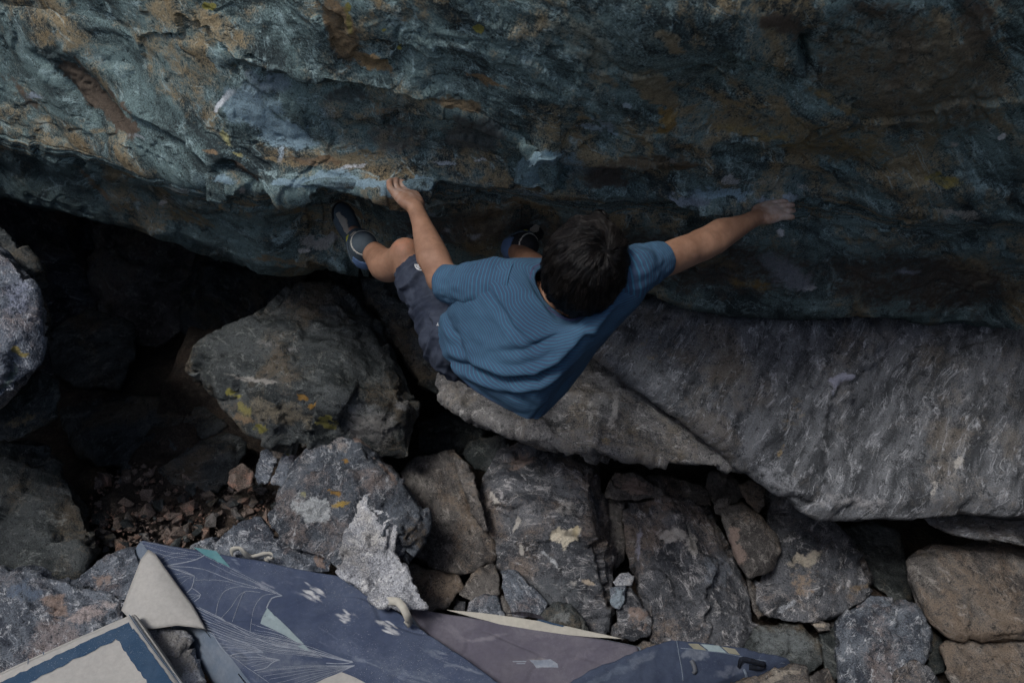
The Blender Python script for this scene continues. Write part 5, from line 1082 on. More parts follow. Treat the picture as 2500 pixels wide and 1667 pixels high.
f2 = flake([(960, 452), (985, 440), (1040, 436), (1062, 446), (1052, 466), (1010, 474), (970, 470)], 0.008, 0.10, 802)
f3 = flake([(735, 452), (780, 434), (860, 436), (930, 448), (920, 464), (860, 462), (790, 452)], 0.008, 0.10, 803)
# ---------------------------------------------------------------- the climber
person = empty('person', W(1190, 880, 2.2))
tag(person, 'climber in a blue striped T-shirt and dark shorts hanging from the overhang by both hands', 'person')
Lsh, Lel, Lwr = W(1205, 705, 1.95), W(1080, 676, 2.05), W(1014, 508, 2.175)
Rsh, Rel, Rwr = W(1535, 665, 1.92), W(1712, 598, 2.04), W(1850, 530, 2.165)
Nek, Hed = W(1385, 735, 1.94), W(1424, 655, 1.86)
Pel = W(1165, 842, 2.18); Lhip, Rhip = W(1112, 812, 2.16), W(1235, 850, 2.20)
Lkn, Lan = W(992, 632, 2.28), W(903, 612, 2.48)
Rkn, Ran = W(1345, 700, 2.32), W(1262, 613, 2.58)
headU = unit(Hed - Nek); headF = cdir(0.10, 0.62, 0.78); headF = unit(headF - headU * (headF @ headU)); headS = np.cross(headF, headU)   # headS: the climber's right
B = Field(np.minimum.reduce([Lan, Lwr, Rwr, Pel, Hed, Lkn]) - np.array([0.22, 0.16, 0.16]), np.maximum.reduce([Rwr, Lan, Hed, Lwr]) + np.array([0.16, 0.20, 0.18]), 0.0036)
lerp = lambda a, b, t: a + (b - a) * t
# torso (under the shirt), neck, head
chest, waist = lerp(Nek, Pel, 0.35), lerp(Nek, Pel, 0.7)
sax = unit(Rsh - Lsh); tax = unit(Pel - Nek); bax = unit(np.cross(sax, tax)); bax = bax if bax @ (CAM - Nek) > 0 else -bax; sax2 = unit(np.cross(tax, bax)) ; sax2 = sax2 if sax2 @ sax > 0 else -sax2
B.ell(chest, (sax2, bax, tax), (0.12, 0.07, 0.15), 0.02); B.ell(waist, (sax2, bax, tax), (0.10, 0.07, 0.14), 0.03); B.ell(Pel, (sax2, bax, tax), (0.13, 0.095, 0.10), 0.03)
B.chain([lerp(Nek, Pel, 0.12), lerp(Lsh, Nek, 0.45), Lsh], [0.05, 0.035, 0.030], 0.02); B.chain([lerp(Nek, Pel, 0.12), lerp(Rsh, Nek, 0.45), Rsh], [0.05, 0.035, 0.030], 0.02)
B.chain([lerp(Nek, Pel, 0.08), Nek, Hed - headU * 0.05], [0.062, 0.054, 0.052], 0.02)
B.ell(Hed + headU * 0.01 - headF * 0.004, (headS, headF, headU), (0.074, 0.092, 0.098), 0.015)
B.ell(Hed + headF * 0.035 - headU * 0.055, (headS, headF, headU), (0.054, 0.055, 0.06), 0.02)
B.cone(Hed + headF * 0.092 - headU * 0.006, Hed + headF * 0.112 - headU * 0.042, 0.008, 0.013, 0.008)          # nose
for sg in (-1, 1):
    B.ell(Hed + headS * sg * 0.078 - headU * 0.012 - headF * 0.004, (headS, headF, headU), (0.009, 0.018, 0.031), 0.006)   # ear
    B.ell(Hed + headS * sg * 0.031 + headF * 0.094 + headU * 0.004, (headS, headF, headU), (0.013, 0.010, 0.009), 0.008, sub=True)
B.ell(Hed + headF * 0.090 - headU * 0.068, (headS, headF, headU), (0.022, 0.008, 0.007), 0.004)                    # mouth
# arms
c_ = cdir
def limb(a, b, prof, off=None, k=0.012):
    t = np.linspace(0, 1, 14); pr = np.array(prof, float); v = np.zeros(3) if off is None else off
    r = crom(pr[:, 0], pr[:, 1], t); o = crom(pr[:, 0], pr[:, 2], t)
    B.chain([lerp(a, b, x) + v * y for x, y in zip(t, o)], list(r), k)
dn = np.array([0, 0, -1.0])
limb(Lsh, Lel, [(0, .030, 0), (.35, .034, .004), (.7, .037, 0), (1, .036, 0)], dn)
limb(Lel, Lwr, [(0, .036, 0), (.12, .0385, 0), (.3, .040, .004), (.55, .034, .003), (.8, .0255, 0), (1, .0225, 0)], cdir(-0.5, -0.3, 0))
B.cone(Lel + cdir(-0.012, -0.012, 0), Lel + cdir(-0.004, -0.01, 0.01), .022, .02, 0.02)
limb(Rsh, Rel, [(0, .030, 0), (.3, .034, .006), (.5, .041, .006), (.75, .041, .004), (1, .0385, 0)], dn)
limb(Rel, Rwr, [(0, .0385, 0), (.12, .039, 0), (.3, .037, .003), (.55, .031, 0), (.8, .0245, 0), (1, .022, 0)], cdir(0.1, 0.6, 0))
for (e, w_, o1, o2) in ((Lel, Lwr, c_(-0.022, -0.004, -0.012), c_(0.010, 0.004, -0.016)), (Rel, Rwr, c_(0.004, 0.022, -0.006), c_(0.0, -0.018, -0.016))):
    B.chain([lerp(e, w_, 0.02) + o1 * 0.7, lerp(e, w_, 0.28) + o1, lerp(e, w_, 0.62) + o1 * 0.5], [0.016, 0.023, 0.012], 0.016)
    B.chain([lerp(e, w_, -0.05) + o2 * 0.9, lerp(e, w_, 0.25) + o2, lerp(e, w_, 0.7) + o2 * 0.4], [0.018, 0.023, 0.010], 0.016)
    B.chain([lerp(e, w_, 0.6) + (o1 + o2) * 0.35, w_ + (o1 + o2) * 0.25], [0.010, 0.006], 0.010)
B.chain([lerp(Rsh, Rel, 0.45) + c_(0, 0.006, -0.012), lerp(Rsh, Rel, 0.75) + c_(0, 0.004, -0.012), lerp(Rsh, Rel, 0.98)], [0.026, 0.028, 0.018], 0.02)
# hands: palm, four fingers rooted at the knuckles, thumb from the side of the palm
def hand(wr, kn, lat, fingers, thumb, pw=0.030, pt=0.014, sp=0.019):
    ax = unit(kn - wr); lat = unit(lat - ax * (lat @ ax)); nrm = np.cross(ax, lat)
    B.ell(lerp(wr, kn, 0.55), (ax, lat, nrm), (np.linalg.norm(kn - wr) * 0.62, pw + 0.008, pt + 0.006), 0.012)
    for i, t in enumerate((-1.5, -0.5, 0.5, 1.5)):
        root = kn + lat * t * sp - ax * abs(t) * 0.004
        B.cone(lerp(wr, kn, 0.25) + lat * t * 0.012, root, 0.0135, 0.0115, 0.010)
        pts = [root] + [root + sum(np.asarray(s) for s in fingers[i][:j + 1]) for j in range(3)]
        B.chain(pts, [0.0108, 0.0098, 0.0088, 0.0075], 0.0035)
    b0 = lerp(wr, kn, 0.30) + lat * thumb[0] * (pw * 0.8); pts = [b0] + [b0 + sum(np.asarray(s) for s in thumb[1][:j + 1]) for j in range(3)]
    B.chain(pts, [0.0165, 0.014, 0.0115, 0.009], 0.006)
# left hand: little-finger side towards the camera, fingers hooked up and over the blue lip
c = cdir
Lkn_h = W(984, 472, 2.215)
hand(Lwr, Lkn_h, c(0.50, 0.30, 0.80),
     [[c(-0.014, 0.016, -0.002), c(-0.004, 0.018, 0.010), c(0.004, 0.008, 0.016)],
      [c(-0.014, 0.022, 0.004), c(-0.002, 0.018, 0.012), c(0.004, 0.004, 0.018)],
      [c(-0.012, 0.024, 0.006), c(-0.001, 0.018, 0.012), c(0.004, 0.002, 0.018)],
      [c(-0.011, 0.020, 0.004), c(-0.001, 0.016, 0.012), c(0.004, 0.002, 0.018)]],
     (1, [c(-0.004, 0.014, 0.018), c(-0.010, 0.020, 0.016), c(-0.010, 0.014, 0.012)]))
# right hand: fingers reaching along the ledge
Rkn_h = W(1893, 513, 2.20)
hand(Rwr, Rkn_h, c(0.22, 0.64, 0.68),
     [[c(0.016, -0.001, 0.004), c(0.013, 0.001, 0.007), c(0.008, 0.000, 0.010)],
      [c(0.022, 0.003, 0.005), c(0.017, 0.003, 0.007), c(0.012, 0.001, 0.010)],
      [c(0.027, 0.006, 0.005), c(0.021, 0.005, 0.007), c(0.016, 0.002, 0.010)],
      [c(0.025, 0.006, 0.004), c(0.020, 0.005, 0.006), c(0.016, 0.001, 0.008)]],
     (1, [c(0.006, 0.008, 0.014), c(0.016, 0.006, 0.010), c(0.014, 0.002, 0.008)]), 0.026, 0.014, 0.019)
# legs
limb(Lhip, Lkn, [(0, .075, 0), (.4, .066, 0), (.8, .052, 0), (1, .047, 0)], None, 0.02)
B.ell(Lkn + c(0.0, 0.018, -0.02), (c(1, 0, 0), c(0, 1, 0), c(0, 0, 1)), (0.040, 0.040, 0.045), 0.02)
limb(Lkn, Lan, [(0, .046, 0), (.2, .048, .35), (.42, .050, .55), (.65, .042, .35), (.85, .036, .1), (1, .034, 0)], c(-0.02, -0.055, 0.0), 0.02)
limb(Rhip, Rkn, [(0, .078, 0), (.4, .066, 0), (.8, .052, 0), (1, .047, 0)], None, 0.02)
limb(Rkn, Ran, [(0, .046, 0), (.3, .050, 0), (.65, .042, 0), (.85, .033, 0), (1, .030, 0)], None, 0.02)
for an, toe in ((Lan, W(838, 540, 2.52)), (Ran, W(1290, 570, 2.68))): B.cone(an, lerp(an, toe, 0.6), 0.028, 0.022, 0.01)
V, F = B.mesh(); me = make_mesh('body', V, F)
me = evaluated(me, [('SMOOTH', dict(factor=0.5, iterations=2))]); me.name = 'body'
V = verts_of(me).astype(float)
def near(P, p, r): return 1 - smooth01(np.linalg.norm(P - p, axis=1) / r)
pa = np.zeros((len(V), 4), np.float32)
chalky = np.maximum(np.maximum(near(V, Lkn_h, 0.13), near(V, Rkn_h, 0.14) * 1.5) * 0.5, 0)
pa[:, :3] = (0.55, 0.47, 0.42); pa[:, 3] = chalky
red = np.maximum(near(V, W(966, 458, 2.3), 0.045), np.maximum(near(V, W(1310, 672, 1.93), 0.06), near(V, Lkn + c(0, 0.03, -0.04), 0.08) * 0.7)); w = (red > pa[:, 3])
pa[w, :3] = (0.46, 0.17, 0.10); pa[w, 3] = red[w] * 0.75
set_attr(me, 'paint', pa); me.polygons.foreach_set('use_smooth', np.ones(len(me.polygons), bool))
body = link('body', me, M['skin'], person)

# ---- T-shirt: torso tube from collar to hem; the ring number along the cloth carries the stripes
def wp(px, py, d): return W(px, py, d)
RING = [   # left, back left, back, back right, right, front  (collar down to hem)
    [(1312, 662, 1.90), (1326, 724, 1.885), (1388, 776, 1.885), (1462, 744, 1.875), (1490, 692, 1.875), (1400, 650, 1.97)],
    [(1296, 652, 1.90), (1316, 728, 1.875), (1386, 786, 1.875), (1470, 748, 1.865), (1500, 680, 1.872), (1395, 640, 1.99)],
    [(1235, 640, 1.90), (1280, 712, 1.855), (1378, 796, 1.858), (1482, 748, 1.85), (1535, 664, 1.875), (1370, 636, 2.01)],
    [(1160, 652, 1.93), (1236, 722, 1.855), (1362, 812, 1.848), (1494, 752, 1.85), (1568, 672, 1.895), (1345, 640, 2.03)],
    [(1122, 700, 1.97), (1208, 768, 1.87), (1342, 842, 1.848), (1490, 776, 1.865), (1566, 702, 1.925), (1330, 660, 2.06)],
    [(1102, 742, 2.02), (1184, 828, 1.90), (1322, 892, 1.865), (1462, 822, 1.895), (1518, 748, 1.975), (1290, 690, 2.11)],
    [(1082, 772, 2.07), (1158, 884, 1.94), (1304, 952, 1.905), (1418, 876, 1.945), (1462, 806, 2.03), (1245, 735, 2.17)],
    [(1072, 788, 2.10), (1142, 918, 1.97), (1292, 996, 1.945), (1372, 936, 1.99), (1420, 862, 2.07), (1215, 765, 2.21)],
    [(1068, 797, 2.12), (1138, 932, 1.99), (1278, 1014, 1.97), (1330, 1004, 2.0), (1388, 902, 2.09), (1200, 785, 2.23)]]
RW = np.array([[W(*p) for p in r] for r in RING])                      # rings x 6 x 3
nR, nA = 150, 200
ring_s = np.r_[0, np.cumsum(np.linalg.norm(np.diff(RW[:, 1:4].mean(1), axis=0), axis=1))]
ss = np.linspace(0, ring_s[-1], nR)
RWi = np.stack([np.stack([crom(ring_s, RW[:, j, k], ss) for k in range(3)], 1) for j in range(6)], 1)
ext = np.concatenate([RWi[:, 3:], RWi, RWi[:, :3]], 1); tpos = np.arange(-3, 9)
def ring_curve(tv):       # periodic cubic round the body
    i = np.floor(tv).astype(int); f = tv - i; g = lambda o: ext[:, (i + 3 + o)]
    p0, p1, p2, p3 = g(-1), g(0), g(1), g(2); f = f[None, :, None]
    return 0.5 * (2*p1 + (p2 - p0)*f + (2*p0 - 5*p1 + 4*p2 - p3)*f**2 + (3*p1 - p0 - 3*p2 + p3)*f**3)
T = ring_curve(np.linspace(0, 6, nA, endpoint=False)); cen = T.mean(1)
ang = np.linspace(0, 2 * math.pi, nA, endpoint=False)
# folds: drag lines from the right armpit to the hem, blousing above the hem, soft creases
u = ss / ss[-1]; U2, A2 = np.meshgrid(u, ang, indexing='ij')
Tf = T.reshape(-1, 3)
px_, py_, _ = project(Tf); px_, py_ = px_.reshape(nR, nA), py_.reshape(nR, nA)
def crease(pts, depth, w):
    best = np.full(px_.shape, 1e9); tt = np.zeros(px_.shape)
    for i in range(len(pts) - 1):
        (a0, b0), (a1, b1) = pts[i], pts[i+1]; vx, vy = a1 - a0, b1 - b0; t = np.clip(((px_ - a0) * vx + (py_ - b0) * vy) / (vx*vx + vy*vy), 0, 1)
        e = np.hypot(px_ - a0 - t * vx, py_ - b0 - t * vy); m = e < best; best = np.where(m, e, best); tt = np.where(m, (i + t) / (len(pts) - 1), tt)
    f = np.sin(np.pi * np.clip(tt, 0.04, 0.96)) ** 0.5
    return -depth * f * (np.exp(-(best / w) ** 2) - 0.55 * np.exp(-((best - 2.0 * w) / (1.2 * w)) ** 2))
fold = fbm(np.stack([U2.ravel() * 3.5, np.cos(A2).ravel() * 1.6, np.sin(A2).ravel() * 1.6], 1), 3, 401).reshape(nR, nA) * 0.0065 * smooth01(u * 4 - 0.3)[:, None]
fold += fbm(np.stack([U2.ravel() * 10, np.cos(A2).ravel() * 2.5, np.sin(A2).ravel() * 2.5], 1), 3, 402).reshape(nR, nA) * 0.0015
back = (A2 < 4.5) | (A2 > 6.0)
fold += back * (crease([(1105, 880), (1180, 908), (1240, 925), (1310, 918), (1370, 885), (1430, 820)], 0.030, 9) + crease([(1205, 860), (1290, 850), (1380, 815), (1450, 770)], 0.006, 10) + crease([(1150, 640), (1200, 720), (1250, 800), (1310, 850)], 0.006, 9)
                + crease([(1260, 650), (1300, 730), (1340, 780)], 0.009, 9) + crease([(1330, 960), (1400, 880), (1470, 800), (1530, 735)], 0.009, 12) + crease([(1110, 780), (1120, 840), (1150, 890)], 0.009, 9) + crease([(1160, 880), (1240, 950), (1300, 985)], 0.006, 10) + crease([(1450, 700), (1440, 780), (1390, 850)], 0.006, 12) + crease([(1090, 760), (1100, 800), (1120, 830)], 0.007, 6))
nrm = T - cen[:, None]; nrm /= np.linalg.norm(nrm, axis=2)[..., None] + 1e-9
T = T + nrm * fold[..., None]
me = make_mesh('shirt', T.reshape(-1, 3), [tuple(f) for f in (grid_faces(nA, nR, True) % nA * 0 + grid_faces(nA, nR, True))] if False else np.array([[i * nA + j, i * nA + (j + 1) % nA, (i + 1) * nA + (j + 1) % nA, (i + 1) * nA + j] for i in range(nR - 1) for j in range(nA)]))
dcol = np.linalg.norm(np.diff(T, axis=0), axis=2); st = np.concatenate([np.cumsum(dcol[::-1], 0)[::-1], np.zeros((1, nA))], 0); st = np.stack([np.interp(ang, np.r_[ang - 2*math.pi, ang, ang + 2*math.pi], np.tile(np.convolve(np.tile(r, 3), np.ones(15) / 15, 'same')[nA:2*nA], 3)) for r in st]).ravel(); set_attr(me, 'stripe', st)
me = evaluated(me, [('SOLIDIFY', dict(thickness=0.003, offset=-1))]); me.name = 'shirt'; me.polygons.foreach_set('use_smooth', np.ones(len(me.polygons), bool))
shirt = link('shirt', me, M['shirt'], person)
def sleeve(axis_pts, radii, seed, nS=70, nK=72, flat=1.0, flatdir=None):
    ctr = spline(np.array(axis_pts), nS); r = np.interp(np.linspace(0, 1, nS), np.linspace(0, 1, len(radii)), radii)
    Tn = np.gradient(ctr, axis=0); Tn /= np.linalg.norm(Tn, axis=1)[:, None]; V = []; S = []
    dist = np.r_[0, np.cumsum(np.linalg.norm(np.diff(ctr, axis=0), axis=1))]
    a = np.linspace(0, 2 * math.pi, nK, endpoint=False)
    for i in range(nS):
        s = unit(np.cross(Tn[i], flatdir)); b = np.cross(s, Tn[i])
        ring = np.stack([np.full(nK, dist[i] * 22), np.cos(a) * 1.6, np.sin(a) * 1.6], 1)
        rr = r[i] + fbm(ring, 3, seed) * 0.0075 * (0.4 + 0.6 * math.sin(math.pi * i / nS))
        V.append(ctr[i] + (rr * np.cos(a))[:, None] * s * flat + (rr * np.sin(a))[:, None] * b); S.append(np.full(nK, dist[i] * 1.05))
    V = np.concatenate(V)
    me = make_mesh('sleeve', V, np.array([[i * nK + j, i * nK + (j + 1) % nK, (i + 1) * nK + (j + 1) % nK, (i + 1) * nK + j] for i in range(nS - 1) for j in range(nK)]))
    bm = bmesh.new(); bm.from_mesh(me); bmesh.ops.recalc_face_normals(bm, faces=bm.faces); bm.to_mesh(me); bm.free()
    set_attr(me, 'stripe', np.concatenate(S))
    me = evaluated(me, [('SOLIDIFY', dict(thickness=0.003, offset=-1))]); me.polygons.foreach_set('use_smooth', np.ones(len(me.polygons), bool)); me.name = 'sleeve'
    me.materials.clear(); return link('sleeve', me, M['shirt'], shirt)
sleeve([W(1262, 706, 1.925), W(1190, 702, 1.95), W(1130, 698, 1.99), W(1086, 692, 2.03)], [.070, .074, .066, .054, .047], 411, flatdir=cdir(0, 1, 0.2))
sleeve([W(1475, 680, 1.90), W(1530, 668, 1.90), W(1580, 645, 1.935), W(1616, 630, 1.965)], [.060, .066, .060, .050, .0435], 412, flatdir=cdir(0, 1, 0.2))
# collar band
cp = [T[2, j] for j in range(0, nA, 4)]; cp.append(cp[0]); V_, F_ = ribbon(np.array(cp), np.repeat(unit(RW[2].mean(0) - RW[0].mean(0))[None], len(cp), 0), 0.016, 0.005)
link('collar', make_mesh('collar', V_, F_), M['collar'], shirt)
# hem band and armhole seam read as narrow raised lines
hp_ = [T[nR - 3, j] + nrm[nR - 3, j] * 0.002 for j in range(0, nA, 2)]; hp_.append(hp_[0]); V_, F_ = tube(np.array(hp_), 0.0016, 5, False); link('hem', make_mesh('hem', V_, F_), M['collar'], shirt)

# ---- shorts: two trouser legs and a seat
S = Field(np.minimum.reduce([Lkn, Pel, Rkn]) - 0.2, np.maximum.reduce([Lkn, Pel, Rkn]) + 0.2, 0.0042)
S.ell(Pel, (sax2, bax, tax), (0.155, 0.115, 0.12), 0.03)
S.chain([Lhip, lerp(Lhip, Lkn, 0.45), lerp(Lhip, Lkn, 0.93)], [.092, .078, .066], 0.03); S.chain([Rhip, lerp(Rhip, Rkn, 0.5), lerp(Rhip, Rkn, 0.98)], [.092, .080, .068], 0.03)
V, F = S.mesh()
thd = unit(Lkn - Lhip); tR = unit(Rkn - Rhip)
hemcut = (V - lerp(Lhip, Lkn, 0.86)) @ thd + 0.012 * np.sin(np.arctan2((V - Lhip) @ bax, (V - Lhip) @ sax2) * 3)
inL = np.linalg.norm(V - lerp(Lhip, Lkn, 0.95), axis=1) < 0.13
kill = (inL & (hemcut > 0)) | ((np.linalg.norm(V - Rkn, axis=1) < 0.11) & ((V - lerp(Rhip, Rkn, 0.9)) @ tR > 0))
F = F[~kill[F].any(1)]
used = np.unique(F); remap = np.full(len(V), -1); remap[used] = np.arange(len(used)); V = V[used]; F = remap[F]
me = make_mesh('shorts', V, F)
me = evaluated(me, [('SMOOTH', dict(factor=0.5, iterations=3))]); V = verts_of(me).astype(float); N = normals_of(me)
q = np.stack([(V - Lhip) @ thd, (V - Lhip) @ sax2, (V - Lhip) @ bax], 1)
wr_ = ridged(q * np.array([11, 6, 6]) + fbm(V * 9, 2, 423)[:, None] * 0.8, 2, 421) * 0.016 + fbm(V * 24, 3, 422) * 0.005
V = V + N * (wr_ - 0.017)[:, None]; me.vertices.foreach_set('co', V.astype(np.float32).ravel()); me.update()
me = evaluated(me, [('SOLIDIFY', dict(thickness=0.003, offset=-1))]); me.name = 'shorts'; me.polygons.foreach_set('use_smooth', np.ones(len(me.polygons), bool))
shorts = link('shorts', me, M['shorts'], person)

# ---- climbing shoes
def shoe(heel, toe, up, side, name_black=False):
    """heel, toe: sole line; up: away from the sole; side: towards the outer side."""
    ax = unit(toe - heel); up = unit(up - ax * (up @ ax)); sd_ = np.cross(ax, up); sd_ = sd_ if sd_ @ side > 0 else -sd_; L = np.linalg.norm(toe - heel)
    Sf = Field(np.minimum(heel, toe) - 0.12, np.maximum(heel, toe) + 0.12, 0.003)
    pt = lambda a, h, s=0.0: heel + ax * L * a + up * h + sd_ * s
    Sf.ell(pt(0.12, 0.035), (ax, up, sd_), (0.040, 0.038, 0.029), 0.02); Sf.ell(pt(0.42, 0.028), (ax, up, sd_), (0.072, 0.031, 0.032), 0.03)
    Sf.ell(pt(0.72, 0.023), (ax, up, sd_), (0.056, 0.027, 0.038), 0.02); Sf.ell(pt(0.90, 0.017, -0.006), (ax, up, sd_), (0.031, 0.020, 0.027), 0.02)
    Sf.cone(pt(0.16, 0.04), pt(0.20, 0.078), 0.040, 0.039, 0.015); Sf.cone(pt(0.35, 0.045), pt(0.22, 0.075), 0.036, 0.038, 0.02)
    V, F = Sf.mesh(); me = make_mesh('shoe', V, F); me = evaluated(me, [('SMOOTH', dict(factor=0.5, iterations=3))]); me.name = 'shoe_upper'
    me.polygons.foreach_set('use_smooth', np.ones(len(me.polygons), bool))
    V = verts_of(me).astype(float); N = normals_of(me).astype(float)
    a_, h_, s_ = (V - heel) @ ax / L, (V - heel) @ up, (V - heel) @ sd_
    root = empty('shoe', heel); root.parent = person; root.location = Vector(heel) - Vector(person['_o'])
    part = lambda nm, me2, mt: link(nm, me2, mt, root)
    F = np.array([list(p.vertices) for p in me.polygons])
    def cut(nm, cond, off, mat):
        m = cond(a_, h_, s_); Fk = F[m[F].all(1)]
        if not len(Fk): return
        us = np.unique(Fk); rm = np.full(len(V), -1); rm[us] = np.arange(len(us))
        m2 = make_mesh(nm, (V + N * off)[us], rm[Fk]); m2 = evaluated(m2, [('SOLIDIFY', dict(thickness=abs(off) + 0.001, offset=-1))]); m2.name = nm
        m2.polygons.foreach_set('use_smooth', np.ones(len(m2.polygons), bool)); part(nm, m2, mat)
    part('shoe_upper', me, M['shoe_black' if name_black else 'shoe'])
    cut('side_patch', lambda a, h, s: (s > 0.006 + 0.004 * np.sin(a * 25)) & (s < 0.026) & (a > 0.40) & (a < 0.86) & (h > 0.020), 0.0022, M['shoe_tan'])
    cut('rubber_sole', lambda a, h, s: h < 0.010, 0.003, M['shoe_black'])
    cut('heel_cup', lambda a, h, s: (a < 0.13) & (h < 0.062), 0.0028, M['shoe_blue'])
    cut('strap', lambda a, h, s: (np.abs(h - 0.052 - 0.12 * (a - 0.3)) < 0.011) & (a > 0.06), 0.004, M['shoe'])
    cut('sock_liner', lambda a, h, s: (h > 0.089) & (h < 0.096), 0.0015, M['cream'])
    cut('pull_tab', lambda a, h, s: (np.abs(a - 0.40) < 0.035) & (np.abs(h - 0.064) < 0.006) & (s > -0.005), 0.005, M['yellow'])
    cut('toe_rubber', lambda a, h, s: (a > 0.80) & (h < 0.034), 0.0025, M['shoe_black'])
    return root
shoe(W(894, 655, 2.53), W(823, 510, 2.565), cdir(0.45, -0.05, -0.85), cdir(-1, -0.3, -0.6))
shoe(W(1228, 612, 2.62), W(1312, 546, 2.70), cdir(0.35, -0.3, -0.8), cdir(-0.6, 0.7, -0.4), True)

# ---- small marks on the clothing
def abs_cast(ob, px, py, lift):
    p, nn = cast(ob, px, py); return None if p is None else p + nn * lift
def mark(name, polys, ob, mat, lift=0.0022):
    VV, FF = [], []
    for poly in polys:
        pts = [abs_cast(ob, x, y, lift) for x, y in poly]
        if any(p is None for p in pts): continue
        b = len(VV); VV += pts; FF.append(tuple(range(b, b + len(pts))))
    if FF: link(name, make_mesh(name, VV, FF, False), mat, ob_parent(ob))
def ob_parent(ob): return ob
def arc(cx, cy, r0, r1, a0, a1, n=9):
    A = np.radians(np.linspace(a0, a1, n)); return [(cx + r1 * math.cos(a), cy - r1 * math.sin(a)) for a in A] + [(cx + r0 * math.cos(a), cy - r0 * math.sin(a)) for a in A[::-1]]
# half-dome mark with two words' worth of tiny bars beside it, as on the shorts' hem
dome = [arc(1027, 646, 3.0, 6.0, 175, 290), arc(1027, 646, 7.5, 10.5, 175, 290), arc(1027, 646, 12.0, 15.0, 175, 290)]
mark('logo', dome + [[(1030, 645), (1036, 646), (1036, 649), (1030, 648)], [(1030, 650), (1037, 651), (1037, 654), (1030, 653)], [(1030, 655), (1036, 656), (1036, 659), (1030, 658)]], shorts, M['logo'])
mark('label_tag', [[(1068, 784), (1078, 785), (1077, 800), (1067, 799)]], shirt, M['collar'], 0.003)
mark('label_mark', [[(1072, 788), (1073, 788), (1073, 796), (1072, 796)], [(1069, 795), (1072, 791), (1073, 792), (1070, 796)], [(1073, 791), (1076, 795), (1075, 796), (1072, 792)]], shirt, M['logo'], 0.0042)

# ---- hair: dark cap and combed locks falling away from the crown
hc = Hed + headU * 0.012 - headF * 0.006; HR = np.array([0.086, 0.104, 0.108])
crown = unit(headU * 0.86 - headF * 0.42 + headS * 0.22)
def hair_pt(dirs, lift): return hc + (dirs[:, 0:1] * (HR[0] + lift) * headS + dirs[:, 1:2] * (HR[1] + lift) * headF + dirs[:, 2:3] * (HR[2] + lift) * headU)
rg = np.random.RandomState(77)
cr = np.array([crown @ headS, crown @ headF, crown @ headU])
def allowed(D):   # scalp: everything but the face and below the nape
    return (D[:, 2] > -0.62 + 0.9 * np.clip(D[:, 1] - 0.1, 0, 1)) & ~((D[:, 1] > 0.55) & (D[:, 2] < 0.25))
# cap
n1, n2 = 48, 40; th, ph = np.meshgrid(np.linspace(0, 2*math.pi, n1, endpoint=False), np.linspace(0.001, math.pi - 0.001, n2), indexing='ij')
D = np.stack([np.sin(ph)*np.cos(th), np.sin(ph)*np.sin(th), np.cos(ph)], -1).reshape(-1, 3); Fc = grid_faces(n1, n2, True); ok = allowed(D); Fc = Fc[ok[Fc].all(1)]
us = np.unique(Fc); rm = np.full(len(D), -1); rm[us] = np.arange(len(us))
me = make_mesh('hair_cap', hair_pt(D[us], -0.008 + fbm(D[us] * 3, 2, 5)[:, None] * 0.004), rm[Fc]); me = evaluated(me, [('SOLIDIFY', dict(thickness=0.006, offset=0))]); me.name = 'hair'; me.polygons.foreach_set('use_smooth', np.ones(len(me.polygons), bool))
hair = link('hair', me, M['hair_base'], person)
NS, SEG = 7500, 7
D = rg.normal(size=(NS * 3, 3)); D /= np.linalg.norm(D, axis=1)[:, None]; D = D[allowed(D)][:NS]; NS = len(D)
lock = rg.randint(0, 10**6)
tone = np.clip(0.25 + 0.9 * fbm(D * 7, 2, 9) + rg.uniform(-0.2, 0.5, NS), 0, 1) ** 1.5
length = rg.uniform(0.045, 0.10, NS); P = D.copy(); path = []; lift = np.zeros(NS) + 0.001
bun = np.array([0.22, 0.80, 0.56]); bun /= np.linalg.norm(bun)
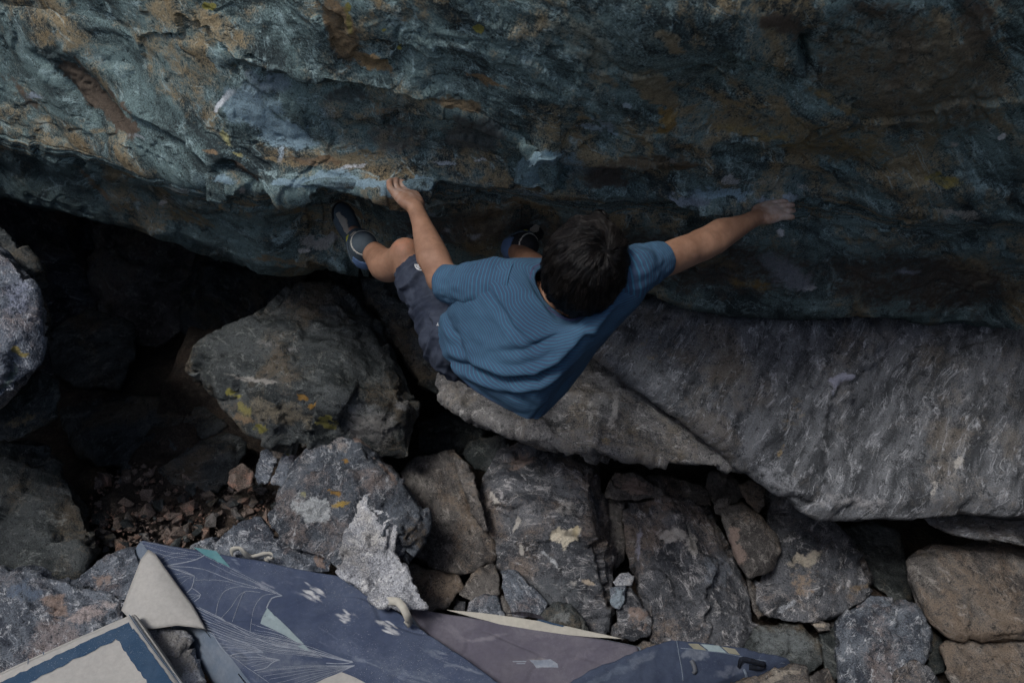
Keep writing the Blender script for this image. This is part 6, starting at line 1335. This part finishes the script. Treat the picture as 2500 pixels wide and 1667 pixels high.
for k in range(SEG):
    sw = 0.007 * math.sin(math.pi * k / (SEG - 1)); pos = hair_pt(P, (lift + sw + 0.010 * np.clip(fbm(P * 4.5, 2, 12), -0.3, 1))[:, None]); path.append(pos)
    away = P - cr; away -= P * np.sum(away * P, 1)[:, None]; away /= np.linalg.norm(away, axis=1)[:, None] + 1e-6
    swirl = np.cross(P, away); nz = np.stack([fbm(P * 5 + 3 * j, 2, 30 + j) for j in range(3)], 1)
    grav = np.array([0.0, -0.15, -0.35]); g = grav - P * (P @ grav)[:, None]
    v = away + 0.40 * swirl + nz * 0.55 + g * 0.8; v -= P * np.sum(v * P, 1)[:, None]; v /= np.linalg.norm(v, axis=1)[:, None] + 1e-6
    P = P + v * (length / SEG / 0.10)[:, None]; P /= np.linalg.norm(P, axis=1)[:, None]
    lift = lift + 0.0006 + rg.uniform(0, 0.0009, NS) + (rg.rand(NS) < 0.05) * 0.002
# a small tuft of hair tied up over the forehead side
NB = 420; Db = rg.normal(size=(NB, 3)); Db /= np.linalg.norm(Db, axis=1)[:, None]
bc = W(1462, 536, 1.87); pb = []
for k in range(SEG):
    a = k / (SEG - 1) * 2.2; ax_ = unit(cdir(0.3, 0.8, -0.5)); per = np.cross(Db, ax_); per /= np.linalg.norm(per, axis=1)[:, None] + 1e-6
    pb.append(bc + 0.021 * (Db * math.cos(a) + per * math.sin(a)) * (1 + 0.1 * rg.rand(NB, 1)))
def strands(paths, rad, tn, name, parent):
    paths = np.stack(paths, 1); n, k, _ = paths.shape; Tn = np.gradient(paths, axis=1); Tn /= np.linalg.norm(Tn, axis=2)[..., None] + 1e-9
    s = np.cross(Tn, np.array([0.3, 0.5, 0.8])); s /= np.linalg.norm(s, axis=2)[..., None] + 1e-9; b = np.cross(s, Tn)
    taper = (1 - (np.linspace(0, 1, k) ** 2.5) * 0.85)[None, :, None] * rad
    ring = [paths + taper * (math.cos(q) * s + math.sin(q) * b) for q in (0, 2.094, 4.189)]
    V = np.stack(ring, 2).reshape(-1, 3); base = (np.arange(n) * k * 3)[:, None, None] + (np.arange(k - 1) * 3)[None, :, None]; j = np.arange(3)[None, None]; j2 = (j + 1) % 3
    F = np.stack([base + j, base + j2, base + 3 + j2, base + 3 + j], -1).reshape(-1, 4); me = make_mesh(name, V, F); set_attr(me, 'tone', np.repeat(tn, k * 3)); return link(name, me, M['hair'], parent)
strands(path, 0.00075, tone, 'hair_strands', hair); strands(pb, 0.0013, rg.uniform(0, 0.4, NB), 'hair_tuft', hair)
# ---------------------------------------------------------------- put everything into the scene
for o in PENDING:
    COL.objects.link(o)
    if '_o' in o: del o['_o']
